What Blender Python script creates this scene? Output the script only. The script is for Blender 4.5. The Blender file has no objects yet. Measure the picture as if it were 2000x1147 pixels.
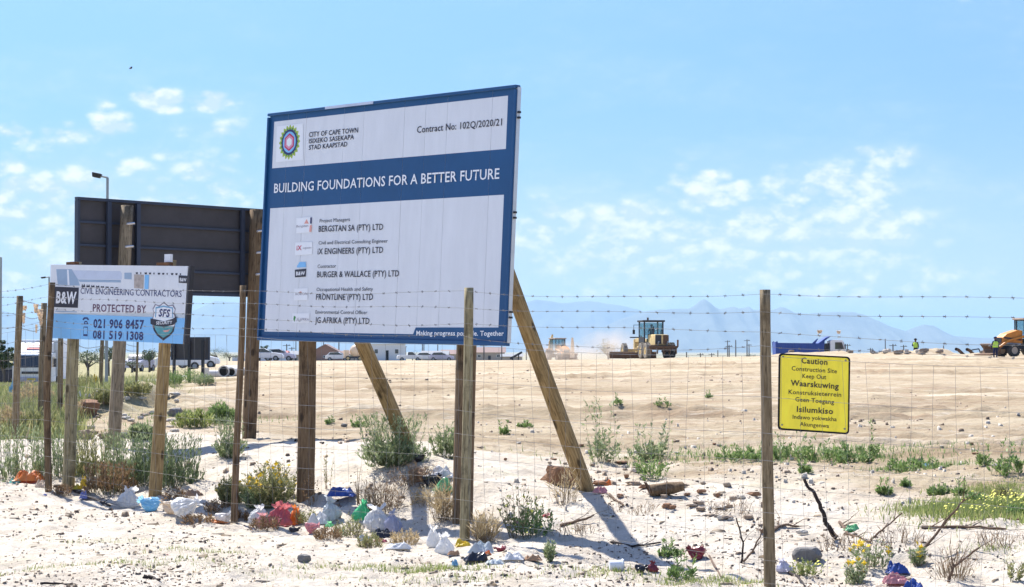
import bpy, bmesh, math, random
import numpy as np
from mathutils import Vector, Matrix, Euler, noise as mnoise

# ------------------------------------------------------------------ camera, sky, sun, exposure
scene = bpy.context.scene
F = 3900.0                       # focal length in pixels of a 2000 px wide frame
EYE = 1.43
PITCH = math.atan(111.5 / F)
cam_data = bpy.data.cameras.new('camera')
cam_data.sensor_width = 36.0
cam_data.lens = 36.0 * F / 2000.0
cam_data.clip_start = 0.1
cam_data.clip_end = 60000.0
cam = bpy.data.objects.new('camera', cam_data)
scene.collection.objects.link(cam)
cam.location = (0, 0, EYE)
cam.rotation_euler = (math.pi / 2 + PITCH, 0, 0)
scene.camera = cam

SHX, SHY = 0.42, -0.64           # shadow offset on the ground per metre of height
sun_vec = Vector((-SHX, -SHY, 1.0)).normalized()      # towards the sun
SUN_EL = math.asin(sun_vec.z)
SUN_AZ = math.atan2(sun_vec.x, sun_vec.y)
SKY_STRENGTH = 0.10
SUN_STRENGTH = 4.6
EXPOSURE = 1.1

scene.view_settings.view_transform = 'Standard'
scene.view_settings.look = 'None'
scene.view_settings.exposure = EXPOSURE
scene.view_settings.gamma = 1.0
scene.view_settings.use_curve_mapping = False
scene.cycles.max_bounces = 6
scene.cycles.diffuse_bounces = 3
scene.cycles.glossy_bounces = 2
scene.cycles.transparent_max_bounces = 8
scene.cycles.volume_bounces = 1
scene.cycles.sample_clamp_indirect = 6
scene.cycles.use_denoising = True

world = bpy.data.worlds.new('World')
scene.world = world
world.use_nodes = True

def N(nt, t, **kw):
    n = nt.nodes.new(t)
    for k, v in kw.items():
        if k == 'op': n.operation = v
        elif k.startswith('i_'): n.inputs[int(k[2:])].default_value = v
        else: setattr(n, k, v)
    return n

def build_world():
    nt = world.node_tree
    nt.nodes.clear()
    L = nt.links.new
    out = N(nt, 'ShaderNodeOutputWorld')
    bg = N(nt, 'ShaderNodeBackground')
    bg.inputs[1].default_value = SKY_STRENGTH
    sky = N(nt, 'ShaderNodeTexSky', sky_type='NISHITA')
    sky.sun_disc = False
    sky.sun_elevation = SUN_EL
    sky.sun_rotation = SUN_AZ
    sky.altitude = 0
    sky.air_density = 1.0
    sky.dust_density = .6
    sky.ozone_density = 2.0
    tc = N(nt, 'ShaderNodeTexCoord')
    sep = N(nt, 'ShaderNodeSeparateXYZ'); L(tc.outputs['Generated'], sep.inputs[0])
    def m(op, a, b=None, c=None, clamp=False):
        n = N(nt, 'ShaderNodeMath', op=op); n.use_clamp = clamp
        for i, v in enumerate((a, b, c)):
            if v is None: continue
            if isinstance(v, (int, float)): n.inputs[i].default_value = v
            else: L(v, n.inputs[i])
        return n.outputs[0]
    x, y, z = sep.outputs
    ys = m('MAXIMUM', y, 0.02)
    az = m('DIVIDE', x, ys)                       # slope coordinates of the cumulus banks to the north
    el = m('DIVIDE', z, ys)
    blobs = [(1385,372,72,42,.95),(1440,395,60,35,.6),(1620,352,120,34,.9),(1700,372,55,36,.8),(1560,378,70,28,.7),
             (1500,432,95,48,.85),(1660,448,125,56,1.05),(1540,480,220,50,.62),(1250,470,180,50,.6),(1745,470,75,44,.85),(1420,470,110,42,.75),
             (1240,432,90,38,.85),(1100,430,100,40,.7),(1180,500,230,45,.55),(1360,540,300,50,.5),
             (1738,304,58,20,.9),(1830,318,38,15,.4),(1860,535,90,20,.55),(1660,555,160,30,.55),
             (312,196,44,21,1.15),(412,198,54,17,1.1),(205,202,22,16,.7),(210,240,44,24,.85),(140,262,90,26,.7),
             (30,262,50,22,.7),(430,255,90,28,.5),(260,330,280,55,.5),(90,380,260,110,.62),(420,350,220,60,.5),(120,500,260,110,.6),
             (1900,5,70,18,.22),(1060,470,80,60,.5)]
    bias = None
    for px, row, w, h, s in blobs:
        a0 = (px - 1000) / F; e0 = (685 - row) / F
        u = m('MULTIPLY', m('SUBTRACT', az, a0), F / w)
        v = m('MULTIPLY', m('SUBTRACT', el, e0), F / h)
        d2 = m('ADD', m('MULTIPLY', u, u), m('MULTIPLY', v, v))
        g = m('MULTIPLY', m('EXPONENT', m('MULTIPLY', d2, -0.7)), s)
        bias = g if bias is None else m('MAXIMUM', bias, g)
    comb = N(nt, 'ShaderNodeCombineXYZ')
    L(x, comb.inputs[0]); L(y, comb.inputs[1]); L(m('MULTIPLY', z, 1.7), comb.inputs[2])
    n1 = N(nt, 'ShaderNodeTexNoise'); n1.inputs['Scale'].default_value = 50; n1.inputs['Detail'].default_value = 9; n1.inputs['Roughness'].default_value = .56
    L(comb.outputs[0], n1.inputs['Vector'])
    vor = N(nt, 'ShaderNodeTexVoronoi'); vor.feature = 'F1'; vor.inputs['Scale'].default_value = 70; vor.inputs['Detail'].default_value = 1.5; vor.inputs['Roughness'].default_value = .5
    L(comb.outputs[0], vor.inputs['Vector'])
    puff = m('ADD', m('MULTIPLY', n1.outputs[0], .5), m('MULTIPLY', m('SUBTRACT', 1.0, vor.outputs['Distance']), .42))
    comb2 = N(nt, 'ShaderNodeCombineXYZ')
    L(x, comb2.inputs[0]); L(y, comb2.inputs[1]); L(m('MULTIPLY', z, 3.4), comb2.inputs[2])
    n2 = N(nt, 'ShaderNodeTexNoise'); n2.inputs['Scale'].default_value = 9; n2.inputs['Detail'].default_value = 8; n2.inputs['Roughness'].default_value = .6
    L(comb2.outputs[0], n2.inputs['Vector'])
    # general low bank of thin cloud all round the horizon, fading out above some ten degrees
    low = m('MULTIPLY', m('EXPONENT', m('MULTIPLY', m('MULTIPLY', z, z), -160.0)), .16)
    dens = m('ADD', m('ADD', m('MULTIPLY', m('SUBTRACT', puff, .375), m('ADD', m('MULTIPLY', bias, 2.6), .3)), bias), low)
    mr = N(nt, 'ShaderNodeMapRange'); mr.interpolation_type = 'SMOOTHSTEP'; L(dens, mr.inputs[0])
    mr.inputs[1].default_value = .24; mr.inputs[2].default_value = .78
    veil = m('ADD', m('MULTIPLY', m('SUBTRACT', n2.outputs[0], .46), 2.2), m('MULTIPLY', bias, .7), clamp=True)
    veil = m('MULTIPLY', veil, m('EXPONENT', m('MULTIPLY', m('MULTIPLY', z, z), -60.0)))
    # cloud shading: self relief from a shifted lookup
    comb3 = N(nt, 'ShaderNodeCombineXYZ')
    L(m('ADD', x, -.0012), comb3.inputs[0]); L(y, comb3.inputs[1]); L(m('MULTIPLY', m('ADD', z, .004), 1.7), comb3.inputs[2])
    n3 = N(nt, 'ShaderNodeTexNoise'); n3.inputs['Scale'].default_value = 50; n3.inputs['Detail'].default_value = 9; n3.inputs['Roughness'].default_value = .56
    L(comb3.outputs[0], n3.inputs['Vector'])
    rel = m('ADD', m('MULTIPLY', m('SUBTRACT', n1.outputs[0], n3.outputs[0]), 5.0), m('MULTIPLY', m('SUBTRACT', .42, vor.outputs['Distance']), .9))
    lit = m('ADD', rel, .62, clamp=True)
    cc = N(nt, 'ShaderNodeMix', data_type='RGBA')
    cc.inputs[6].default_value = CLOUD_SHADE; cc.inputs[7].default_value = CLOUD_LIT
    L(lit, cc.inputs[0])
    # sky tint (the photograph's slightly cyan rendering of blue)
    tint = N(nt, 'ShaderNodeMix', data_type='RGBA', blend_type='MULTIPLY'); tint.inputs[0].default_value = 1
    tint.inputs[7].default_value = SKY_TINT
    hz = N(nt, 'ShaderNodeMapRange'); hz.interpolation_type = 'SMOOTHSTEP'; L(z, hz.inputs[0]); hz.inputs[1].default_value = -.05; hz.inputs[2].default_value = .55
    tz = N(nt, 'ShaderNodeMix', data_type='RGBA'); L(hz.outputs[0], tz.inputs[0]); tz.inputs[6].default_value = SKY_TINT_LOW; tz.inputs[7].default_value = SKY_TINT
    L(tz.outputs[2], tint.inputs[7])
    L(sky.outputs[0], tint.inputs[6])
    pale = N(nt, 'ShaderNodeMix', data_type='RGBA'); pale.inputs[7].default_value = PALE
    L(m('MULTIPLY', m('EXPONENT', m('MULTIPLY', m('MULTIPLY', z, z), -150.0)), .85), pale.inputs[0]); L(tint.outputs[2], pale.inputs[6])
    mix0 = N(nt, 'ShaderNodeMix', data_type='RGBA'); L(m('MULTIPLY', veil, .72), mix0.inputs[0]); L(pale.outputs[2], mix0.inputs[6]); L(cc.outputs[2], mix0.inputs[7])
    mix = N(nt, 'ShaderNodeMix', data_type='RGBA'); L(m('MULTIPLY', mr.outputs[0], .92), mix.inputs[0]); L(mix0.outputs[2], mix.inputs[6]); L(cc.outputs[2], mix.inputs[7])
    L(mix.outputs[2], bg.inputs[0]); L(bg.outputs[0], out.inputs[0])
CLOUD_SHADE = (3.3, 4.1, 4.9, 1); CLOUD_LIT = (5.2, 5.4, 5.6, 1); PALE = (3.6, 4.5, 4.9, 1)
SKY_TINT = (.95, 1.0, 1.2, 1); SKY_TINT_LOW = (.165, .345, .50, 1)
build_world()

sun = bpy.data.lights.new('sun', 'SUN')
sun.energy = SUN_STRENGTH; sun.angle = math.radians(.53); sun.color = (1, .96, .89)
sun_o = bpy.data.objects.new('sun', sun); scene.collection.objects.link(sun_o)
sun_o.rotation_euler = sun_vec.to_track_quat('Z', 'Y').to_euler()

# ------------------------------------------------------------------ helpers
COL = scene.collection
rnd = random.Random(11)

def ray(px, row):
    cx = (px - 1000) / F; cy = (573.5 - row) / F
    c, s = math.cos(PITCH), math.sin(PITCH)
    return Vector((cx, c - cy * s, s + cy * c))
def P(px, row, y):
    d = ray(px, row)
    return Vector((0, 0, EYE)) + d * (y / d.y)

def tag(o, label=None, cat=None, group=None, kind=None):
    if label: o['label'] = label
    if cat: o['category'] = cat
    if group: o['group'] = group
    if kind: o['kind'] = kind
    return o
def empty(name, loc=(0, 0, 0), rot=(0, 0, 0), label=None, cat=None, group=None):
    o = bpy.data.objects.new(name, None); COL.objects.link(o)
    o.location = loc; o.rotation_euler = rot; o.empty_display_size = .1
    return tag(o, label, cat, group)
def link(name, me, parent=None, loc=None, rot=None):
    o = bpy.data.objects.new(name, me); COL.objects.link(o)
    if parent: o.parent = parent
    if loc is not None: o.location = loc
    if rot is not None: o.rotation_euler = rot
    return o
def copy_tree(o, parent=None):
    c = o.copy(); COL.objects.link(c); c.parent = parent
    for ch in list(o.children): copy_tree(ch, c)
    return c

class MB:
    def __init__(s): s.v = []; s.f = []; s.m = []; s.cur = 0
    def add(s, vs, fs):
        b = len(s.v); s.v += [tuple(v) for v in vs]; s.f += [tuple(b + i for i in f) for f in fs]; s.m += [s.cur] * len(fs)
        return s
    def box(s, c, d, rot=None, taper=None):
        x, y, z = d[0] / 2, d[1] / 2, d[2] / 2
        vs = [Vector((sx * x, sy * y, sz * z)) for sz in (-1, 1) for sy in (-1, 1) for sx in (-1, 1)]
        if taper:
            for v in vs:
                if v.z > 0: v.x *= taper[0]; v.y *= taper[1]
        if rot is not None:
            R = rot if isinstance(rot, Matrix) else Euler(rot).to_matrix()
            vs = [R @ v for v in vs]
        c = Vector(c)
        return s.add([v + c for v in vs], [(0,2,3,1),(4,5,7,6),(0,1,5,4),(2,6,7,3),(0,4,6,2),(1,3,7,5)])
    def tube(s, p0, p1, r0, r1=None, n=8, caps=True):
        r1 = r0 if r1 is None else r1
        p0, p1 = Vector(p0), Vector(p1); d = (p1 - p0)
        if d.length < 1e-6: return s
        d.normalize(); a = d.orthogonal().normalized(); b = d.cross(a)
        vs = []
        for p, r in ((p0, r0), (p1, r1)):
            for i in range(n):
                t = 2 * math.pi * i / n; vs.append(p + (a * math.cos(t) + b * math.sin(t)) * r)
        fs = [(i, (i + 1) % n, n + (i + 1) % n, n + i) for i in range(n)]
        if caps: fs += [tuple(range(n - 1, -1, -1)), tuple(range(n, 2 * n))]
        return s.add(vs, fs)
    def path(s, pts, r, n=4):
        for a, b in zip(pts[:-1], pts[1:]): s.tube(a, b, r, r, n, caps=False)
        return s
    def prism(s, poly, y0, y1):                     # poly in x,z; extruded along y
        n = len(poly)
        vs = [(x, y0, z) for x, z in poly] + [(x, y1, z) for x, z in poly]
        fs = [tuple(range(n)), tuple(range(2 * n - 1, n - 1, -1))] + [(i, i + n, (i + 1) % n + n, (i + 1) % n) for i in range(n)]
        return s.add(vs, fs)
    def ball(s, c, r, seg=8, ring=6, sc=(1, 1, 1)):
        c = Vector(c); vs = [c + Vector((0, 0, r * sc[2]))]
        for i in range(1, ring):
            t = math.pi * i / ring
            for j in range(seg):
                p = 2 * math.pi * j / seg
                vs.append(c + Vector((r * sc[0] * math.sin(t) * math.cos(p), r * sc[1] * math.sin(t) * math.sin(p), r * sc[2] * math.cos(t))))
        vs.append(c - Vector((0, 0, r * sc[2])))
        fs = [(0, 1 + j, 1 + (j + 1) % seg) for j in range(seg)]
        for i in range(ring - 2):
            for j in range(seg):
                a = 1 + i * seg + j; b = 1 + i * seg + (j + 1) % seg
                fs.append((a, a + seg, b + seg, b))
        e = len(vs) - 1; k = 1 + (ring - 2) * seg
        fs += [(e, k + (j + 1) % seg, k + j) for j in range(seg)]
        return s.add(vs, fs)
    def wheel(s, c, r, w, n=18, axis='y'):          # tyre with rounded shoulders
        prof = [(-.5, .55), (-.5, .88), (-.36, 1), (.36, 1), (.5, .88), (.5, .55)]
        vs = []; c = Vector(c)
        for i in range(n):
            t = 2 * math.pi * i / n
            for q, rr in prof:
                vs.append(c + (Vector((math.cos(t) * r * rr, q * w, math.sin(t) * r * rr)) if axis == 'y' else Vector((q * w, math.cos(t) * r * rr, math.sin(t) * r * rr))))
        k = len(prof); fs = []
        for i in range(n):
            for j in range(k - 1):
                a = i * k + j; b = ((i + 1) % n) * k + j
                fs.append((a, b, b + 1, a + 1))
        return s.add(vs, fs)
    def build(s, name, mats, parent=None, smooth=False, loc=None, rot=None, bevel=0):
        me = bpy.data.meshes.new(name); me.from_pydata([tuple(v) for v in s.v], [], s.f)
        mats = mats if isinstance(mats, (list, tuple)) else [mats]
        for m in mats: me.materials.append(m)
        if len(mats) > 1: me.polygons.foreach_set('material_index', s.m)
        bm = bmesh.new(); bm.from_mesh(me); bmesh.ops.recalc_face_normals(bm, faces=bm.faces)
        if bevel: bmesh.ops.bevel(bm, geom=[e for e in bm.edges if e.calc_face_angle(0) > .5], offset=bevel, segments=2, affect='EDGES', profile=.6)
        bm.to_mesh(me); bm.free()
        if smooth:
            me.polygons.foreach_set('use_smooth', [True] * len(me.polygons))
            if smooth != 'all':
                try: me.set_sharp_from_angle(angle=math.radians(35))
                except Exception: pass
        return link(name, me, parent, loc, rot)

def np_mesh(name, v, f4, mat, parent=None, loc=None, smooth=False):
    v = np.asarray(v, np.float32).reshape(-1, 3); f4 = np.asarray(f4, np.int32)
    k = f4.shape[1]; me = bpy.data.meshes.new(name)
    me.vertices.add(len(v)); me.vertices.foreach_set('co', v.ravel())
    me.loops.add(f4.size); me.loops.foreach_set('vertex_index', f4.ravel())
    me.polygons.add(len(f4)); me.polygons.foreach_set('loop_start', np.arange(0, f4.size, k, dtype=np.int32))
    me.polygons.foreach_set('loop_total', np.full(len(f4), k, np.int32))
    if smooth: me.polygons.foreach_set('use_smooth', np.ones(len(f4), bool))
    for mm in (mat if isinstance(mat, (list, tuple)) else [mat]): me.materials.append(mm)
    me.update(calc_edges=True)
    return link(name, me, parent, loc)

# value noise
def _h(ix, iy, seed):
    ix = ix.astype(np.int64); iy = iy.astype(np.int64)
    n = (ix * 374761393 + iy * 668265263 + seed * 1442695041) & 0xffffffff
    n = ((n ^ (n >> 13)) * 1274126177) & 0xffffffff
    n = n ^ (n >> 16)
    return (n & 0xffff) / 65535.0
def vn(x, y, seed=0):
    fx = np.floor(x); fy = np.floor(y); tx = x - fx; ty = y - fy
    tx = tx * tx * (3 - 2 * tx); ty = ty * ty * (3 - 2 * ty)
    a = _h(fx, fy, seed); b = _h(fx + 1, fy, seed); c = _h(fx, fy + 1, seed); d = _h(fx + 1, fy + 1, seed)
    return (a + (b - a) * tx) * (1 - ty) + (c + (d - c) * tx) * ty - .5
def fbm(x, y, seed=0, o=4, g=.5):
    r = 0; a = 1
    for i in range(o):
        r = r + a * vn(x, y, seed + i * 17); x = x * 2.03 + 3.1; y = y * 2.03 + 1.7; a *= g
    return r
def sm(x): x = np.clip(x, 0, 1); return x * x * (3 - 2 * x)

# ------------------------------------------------------------------ terrain height
def gz(x, y, fine=True):
    x = np.asarray(x, float); y = np.asarray(y, float)
    u = .73 * x + .68 * y - 9.352                 # distance behind the fence line
    t = -(x - 1.54) * .68 + (y - 12.1) * .73      # run along the fence towards the left
    zn = np.interp(t, [-6, 0, 2.74, 5.54, 8.47, 14, 20], [-.04, 0, .085, .04, .16, .25, .25])
    zn = zn * sm((u + 9) / 7)
    zb0 = np.interp(x, [-6, -4, -1.5, -.7, .64, 2.5, 6], [.40, .43, .50, .52, .33, .24, .2])
    u0 = np.interp(x, [-6, -3, 0, .64, 2.5, 5], [.0, -.1, .1, .15, .8, 1.0])
    a = x / np.maximum(y, 5.)
    zr = np.interp(a, [-.35, -.2, -.14, -.12, 0, .05, .08, .14, .25], [-2.2, -1.9, -1.25, -1.0, -.88, -.78, -.62, -.46, -.40]) + EYE
    zf = .48 + (zr - .48) * np.clip((y - 22) / 143, 0, 1)
    w = sm((u - 1.5) / 6)
    zb = zb0 * (1 - w) + zf * w
    z = zn + (zb - zn) * sm((u - u0) / 1.8)
    con = EYE - .0052 * y
    pit = -1.3 * sm((a - .05) / .05) * sm((y - 172) / 12) * (1 - sm((y - 260) / 80))
    wf = sm((y - 168) / 60)
    z = z * (1 - wf) + con * wf + pit
    # relief
    near = np.clip(1 - (y - 40) / 60, 0, 1)
    z = z + .07 * fbm(x * .9, y * .9, 3, 3) * near + .035 * fbm(x * 4, y * 4, 9, 3) * near * (1 - .6 * w)
    # earth moving tracks on the cleared field
    tr = sm((u - 4) / 5) * np.clip(1 - (y - 150) / 60, 0, 1)
    q = y + .18 * x + 1.2 * vn(x * .08, y * .08, 31)
    z = z + tr * (.05 * fbm(x * .06, q * .45, 41, 3) + .035 * fbm(x * .9, q * 1.8, 43, 4, .65) + .045 * np.abs(vn(x * .15, q * 1.6, 51)) )
    for q0, dp in ((19.6, .05), (21.2, .07), (22.9, .06), (28.6, .08), (30.5, .08), (38, .07), (44.5, .09), (46.4, .09), (57, .1), (68, .14), (71, .12), (90, .14), (104, .16), (126, .16)):
        wq = .16 + q0 * .004; e = (q - q0) / wq
        br = sm((vn(x * .35, x * 0 + q0, 91) + .42) / .3)
        z = z + tr * dp * br * (-.8 * np.exp(-e * e) + .75 * np.exp(-(e - 1.7) ** 2) * (1 + 1.4 * vn(x * 5, y * 5, 93)))
    # spoil heaps along the crest on the right
    crest = np.exp(-((y - 163) / 7.0) ** 2) * sm((a - .155) / .03)
    z = z + crest * np.clip(.32 + 1.7 * fbm(x * .32, y * .3, 77, 4, .6), 0, 2) * .55
    crest2 = np.exp(-((y - 170) / 6.0) ** 2) * sm((a - .125) / .01) * (1 - sm((a - .165) / .01))
    z = z + crest2 * (.30 + .3 * fbm(x * .5, y * .3, 79, 3))
    z = z - .5 * sm((-.15 - a) / .03) * np.exp(-((y - 108) / 20) ** 2)
    # small rubble bank in front of the field on the left
    lb = np.exp(-((y - 34) / 5.0) ** 2) * np.exp(-((a + .185) / .045) ** 2)
    z = z + lb * np.clip(.12 + .6 * fbm(x * 1.3, y * 1.3, 87, 3), 0, 1)
    for wx, wy, dz in ((33.9, 168, .5), (35.3, 146, .30)):      # trodden hollows where the two workers stand
        z = z - dz * np.exp(-(((x - wx) / .9) ** 2 + ((y - wy) / .9) ** 2) ** 2)
    if fine:
        z = z + .022 * fbm(x * 11, y * 11, 5, 3, .6) * np.clip(1 - (y - 20) / 15, 0, 1)
    return z
def g1(x, y): return float(gz(np.array([x]), np.array([y]))[0])
_ys = np.geomspace(4, 1500, 5000)
def G(px, row):
    """point of the ground seen at a pixel of the 2000 px frame"""
    d = ray(px, row)
    xs = _ys * d.x / d.y; zr = EYE + _ys * d.z / d.y
    hit = np.nonzero(zr <= gz(xs, _ys))[0]
    i = hit[0] if len(hit) else len(_ys) - 1
    return Vector((xs[i], _ys[i], float(gz(xs[i:i+1], _ys[i:i+1])[0])))

# ------------------------------------------------------------------ materials
def mat(name, col, rough=.7, metal=0, var=.12, scale=6, bump=0, bscale=40, spec=.4, stretch=None, trans=0, ridged=False):
    m = bpy.data.materials.new(name); m.use_nodes = True; nt = m.node_tree; L = nt.links.new
    b = nt.nodes['Principled BSDF']; b.inputs['Roughness'].default_value = rough; b.inputs['Metallic'].default_value = metal
    b.inputs['Specular IOR Level'].default_value = spec
    tc = N(nt, 'ShaderNodeTexCoord'); vec = tc.outputs['Object']
    if stretch:
        mp = N(nt, 'ShaderNodeMapping'); mp.inputs['Scale'].default_value = stretch; L(vec, mp.inputs[0]); vec = mp.outputs[0]
    n = N(nt, 'ShaderNodeTexNoise'); n.inputs['Scale'].default_value = scale; n.inputs['Detail'].default_value = 6; n.inputs['Roughness'].default_value = .65
    L(vec, n.inputs['Vector'])
    r = N(nt, 'ShaderNodeMapRange'); r.inputs[1].default_value = .3; r.inputs[2].default_value = .7
    r.inputs[3].default_value = 1 - var; r.inputs[4].default_value = 1 + var * .7; L(n.outputs[0], r.inputs[0])
    mx = N(nt, 'ShaderNodeMix', data_type='RGBA', blend_type='MULTIPLY'); mx.inputs[0].default_value = 1
    mx.inputs[6].default_value = (*col, 1); L(r.outputs[0], mx.inputs[7]); L(mx.outputs[2], b.inputs['Base Color'])
    if bump:
        bn = N(nt, 'ShaderNodeTexNoise'); bn.inputs['Scale'].default_value = bscale; bn.inputs['Detail'].default_value = 5
        if ridged: bn.noise_type = 'RIDGED_MULTIFRACTAL'; bn.inputs['Detail'].default_value = 2
        L(vec, bn.inputs['Vector'])
        bp = N(nt, 'ShaderNodeBump'); bp.inputs['Strength'].default_value = bump; bp.inputs['Distance'].default_value = .02
        L(bn.outputs[0], bp.inputs['Height']); L(bp.outputs[0], b.inputs['Normal'])
    if trans:
        t = N(nt, 'ShaderNodeBsdfTranslucent'); L(mx.outputs[2], t.inputs[0])
        ms = N(nt, 'ShaderNodeMixShader'); ms.inputs[0].default_value = trans
        L(b.outputs[0], ms.inputs[1]); L(t.outputs[0], ms.inputs[2]); L(ms.outputs[0], nt.nodes['Material Output'].inputs[0])
    return m

def leaf_mat(name, c1, c2, c3=None, trans=.35):
    m = bpy.data.materials.new(name); m.use_nodes = True; nt = m.node_tree; L = nt.links.new
    nt.nodes.remove(nt.nodes['Principled BSDF'])
    g = N(nt, 'ShaderNodeNewGeometry'); cr = N(nt, 'ShaderNodeValToRGB'); L(g.outputs['Random Per Island'], cr.inputs[0])
    cr.color_ramp.elements[0].color = (*c1, 1); cr.color_ramp.elements[1].color = (*c2, 1)
    if c3: e = cr.color_ramp.elements.new(.86); e.color = (*c2, 1); cr.color_ramp.elements[2].color = (*c3, 1)
    d = N(nt, 'ShaderNodeBsdfPrincipled'); d.inputs['Roughness'].default_value = .55; d.inputs['Specular IOR Level'].default_value = .3
    t = N(nt, 'ShaderNodeBsdfTranslucent'); s = N(nt, 'ShaderNodeMixShader'); s.inputs[0].default_value = trans
    L(cr.outputs[0], d.inputs[0]); L(cr.outputs[0], t.inputs[0]); L(d.outputs[0], s.inputs[1]); L(t.outputs[0], s.inputs[2])
    L(s.outputs[0], nt.nodes['Material Output'].inputs[0])
    return m

def wood_mat(name, c1, c2, dark=(.03, .022, .015)):
    m = bpy.data.materials.new(name); m.use_nodes = True; nt = m.node_tree; L = nt.links.new
    b = nt.nodes['Principled BSDF']; b.inputs['Roughness'].default_value = .85; b.inputs['Specular IOR Level'].default_value = .2
    tc = N(nt, 'ShaderNodeTexCoord')
    oi = N(nt, 'ShaderNodeObjectInfo')
    add = N(nt, 'ShaderNodeVectorMath', operation='ADD'); L(tc.outputs['Object'], add.inputs[0])
    sc = N(nt, 'ShaderNodeVectorMath', operation='SCALE'); L(oi.outputs['Random'], sc.inputs['Scale']); sc.inputs[0].default_value = (30, 30, 30); L(sc.outputs[0], add.inputs[1])
    mp = N(nt, 'ShaderNodeMapping'); mp.inputs['Scale'].default_value = (1, 1, .09); L(add.outputs[0], mp.inputs[0])
    n = N(nt, 'ShaderNodeTexNoise'); n.inputs['Scale'].default_value = 60; n.inputs['Detail'].default_value = 8; n.inputs['Roughness'].default_value = .7; L(mp.outputs[0], n.inputs[0])
    n2 = N(nt, 'ShaderNodeTexNoise'); n2.inputs['Scale'].default_value = 3; n2.inputs['Detail'].default_value = 6; n2.inputs['Roughness'].default_value = .7; L(add.outputs[0], n2.inputs[0])
    cr = N(nt, 'ShaderNodeValToRGB'); cr.color_ramp.elements[0].color = (*c1, 1); cr.color_ramp.elements[1].color = (*c2, 1)
    cr.color_ramp.elements[0].position = .35; cr.color_ramp.elements[1].position = .65; L(n.outputs[0], cr.inputs[0])
    mx = N(nt, 'ShaderNodeMix', data_type='RGBA'); mx.inputs[7].default_value = (*dark, 1); L(cr.outputs[0], mx.inputs[6])
    r = N(nt, 'ShaderNodeMapRange'); r.inputs[1].default_value = .54; r.inputs[2].default_value = .72; r.inputs[4].default_value = .85; L(n2.outputs[0], r.inputs[0]); L(r.outputs[0], mx.inputs[0])
    # long drying cracks
    mp2 = N(nt, 'ShaderNodeMapping'); mp2.inputs['Scale'].default_value = (1, 1, .05); L(add.outputs[0], mp2.inputs[0])
    vo = N(nt, 'ShaderNodeTexNoise'); vo.inputs['Scale'].default_value = 28; vo.inputs['Detail'].default_value = 2; L(mp2.outputs[0], vo.inputs[0])
    cr2 = N(nt, 'ShaderNodeMapRange'); cr2.inputs[1].default_value = .485; cr2.inputs[2].default_value = .5; L(vo.outputs[0], cr2.inputs[0])
    cr3 = N(nt, 'ShaderNodeMapRange'); cr3.inputs[1].default_value = .515; cr3.inputs[2].default_value = .5; L(vo.outputs[0], cr3.inputs[0])
    ml = N(nt, 'ShaderNodeMath', op='MULTIPLY'); L(cr2.outputs[0], ml.inputs[0]); L(cr3.outputs[0], ml.inputs[1])
    ml2 = N(nt, 'ShaderNodeMath', op='MULTIPLY'); L(ml.outputs[0], ml2.inputs[0]); ml2.inputs[1].default_value = .7
    mx2 = N(nt, 'ShaderNodeMix', data_type='RGBA'); mx2.inputs[7].default_value = (*dark, 1); L(mx.outputs[2], mx2.inputs[6]); L(ml2.outputs[0], mx2.inputs[0])
    kp = N(nt, 'ShaderNodeMapping'); kp.inputs['Scale'].default_value = (1, 1, .45); L(add.outputs[0], kp.inputs[0])
    kv = N(nt, 'ShaderNodeTexVoronoi'); kv.inputs['Scale'].default_value = 9; L(kp.outputs[0], kv.inputs['Vector'])
    kr = N(nt, 'ShaderNodeMapRange'); kr.inputs[1].default_value = .22; kr.inputs[2].default_value = .12; kr.inputs[4].default_value = .8; L(kv.outputs['Distance'], kr.inputs[0])
    mx3 = N(nt, 'ShaderNodeMix', data_type='RGBA'); mx3.inputs[7].default_value = (*dark, 1); L(mx2.outputs[2], mx3.inputs[6]); L(kr.outputs[0], mx3.inputs[0])
    L(mx3.outputs[2], b.inputs['Base Color'])
    bp = N(nt, 'ShaderNodeBump'); bp.inputs['Strength'].default_value = .6; bp.inputs['Distance'].default_value = .01; L(n.outputs[0], bp.inputs['Height']); L(bp.outputs[0], b.inputs['Normal'])
    return m

M = {}
M['wood_tan'] = wood_mat('treated_pine', (.20, .125, .05), (.42, .30, .145))
M['wood_brown'] = wood_mat('brown_pine', (.10, .062, .035), (.24, .165, .095))
M['wood_grey'] = wood_mat('grey_pine', (.17, .13, .085), (.36, .29, .20))
M['wood_fence'] = wood_mat('fence_timber', (.14, .10, .055), (.31, .24, .15))
M['wood_olive'] = wood_mat('olive_pine', (.20, .16, .085), (.42, .36, .22))
M['wire'] = mat('galvanised_wire', (.22, .215, .21), .6, .2)
M['blue'] = mat('sign_blue', (.010, .072, .195), .45, var=.12, scale=2.5)
M['white'] = mat('sign_white', (.72, .73, .76), .5, var=.05, scale=3, stretch=(4, 1, .8))
M['ink'] = mat('black_ink', (.035, .035, .05), .6, var=.05)
M['textwhite'] = mat('white_ink', (.82, .83, .86), .6, var=.03)
M['dirtwhite'] = mat('sign_dirt', (.45, .42, .38), .8)
M['steel_dark'] = mat('dark_steel', (.03, .03, .038), .5, .2, var=.15)
M['board_back'] = mat('board_back_sheet', (.062, .055, .058), .65, var=.22, scale=3)
M['blue_steel'] = mat('blue_grey_steel', (.045, .055, .085), .5, .2)
M['alu'] = mat('aluminium', (.6, .6, .62), .4, .6)
M['rust'] = mat('rusty_steel', (.16, .075, .035), .85, .1, var=.4, scale=20)
M['lightblue'] = mat('light_blue_print', (.22, .50, .82), .5, var=.05)
M['skyband'] = mat('grey_blue_print', (.32, .42, .55), .5, var=.1)
M['paleblue'] = mat('pale_print', (.55, .60, .72), .5, var=.1, scale=5)
M['navy'] = mat('navy_ink', (.035, .04, .14), .6, var=.05)
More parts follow.
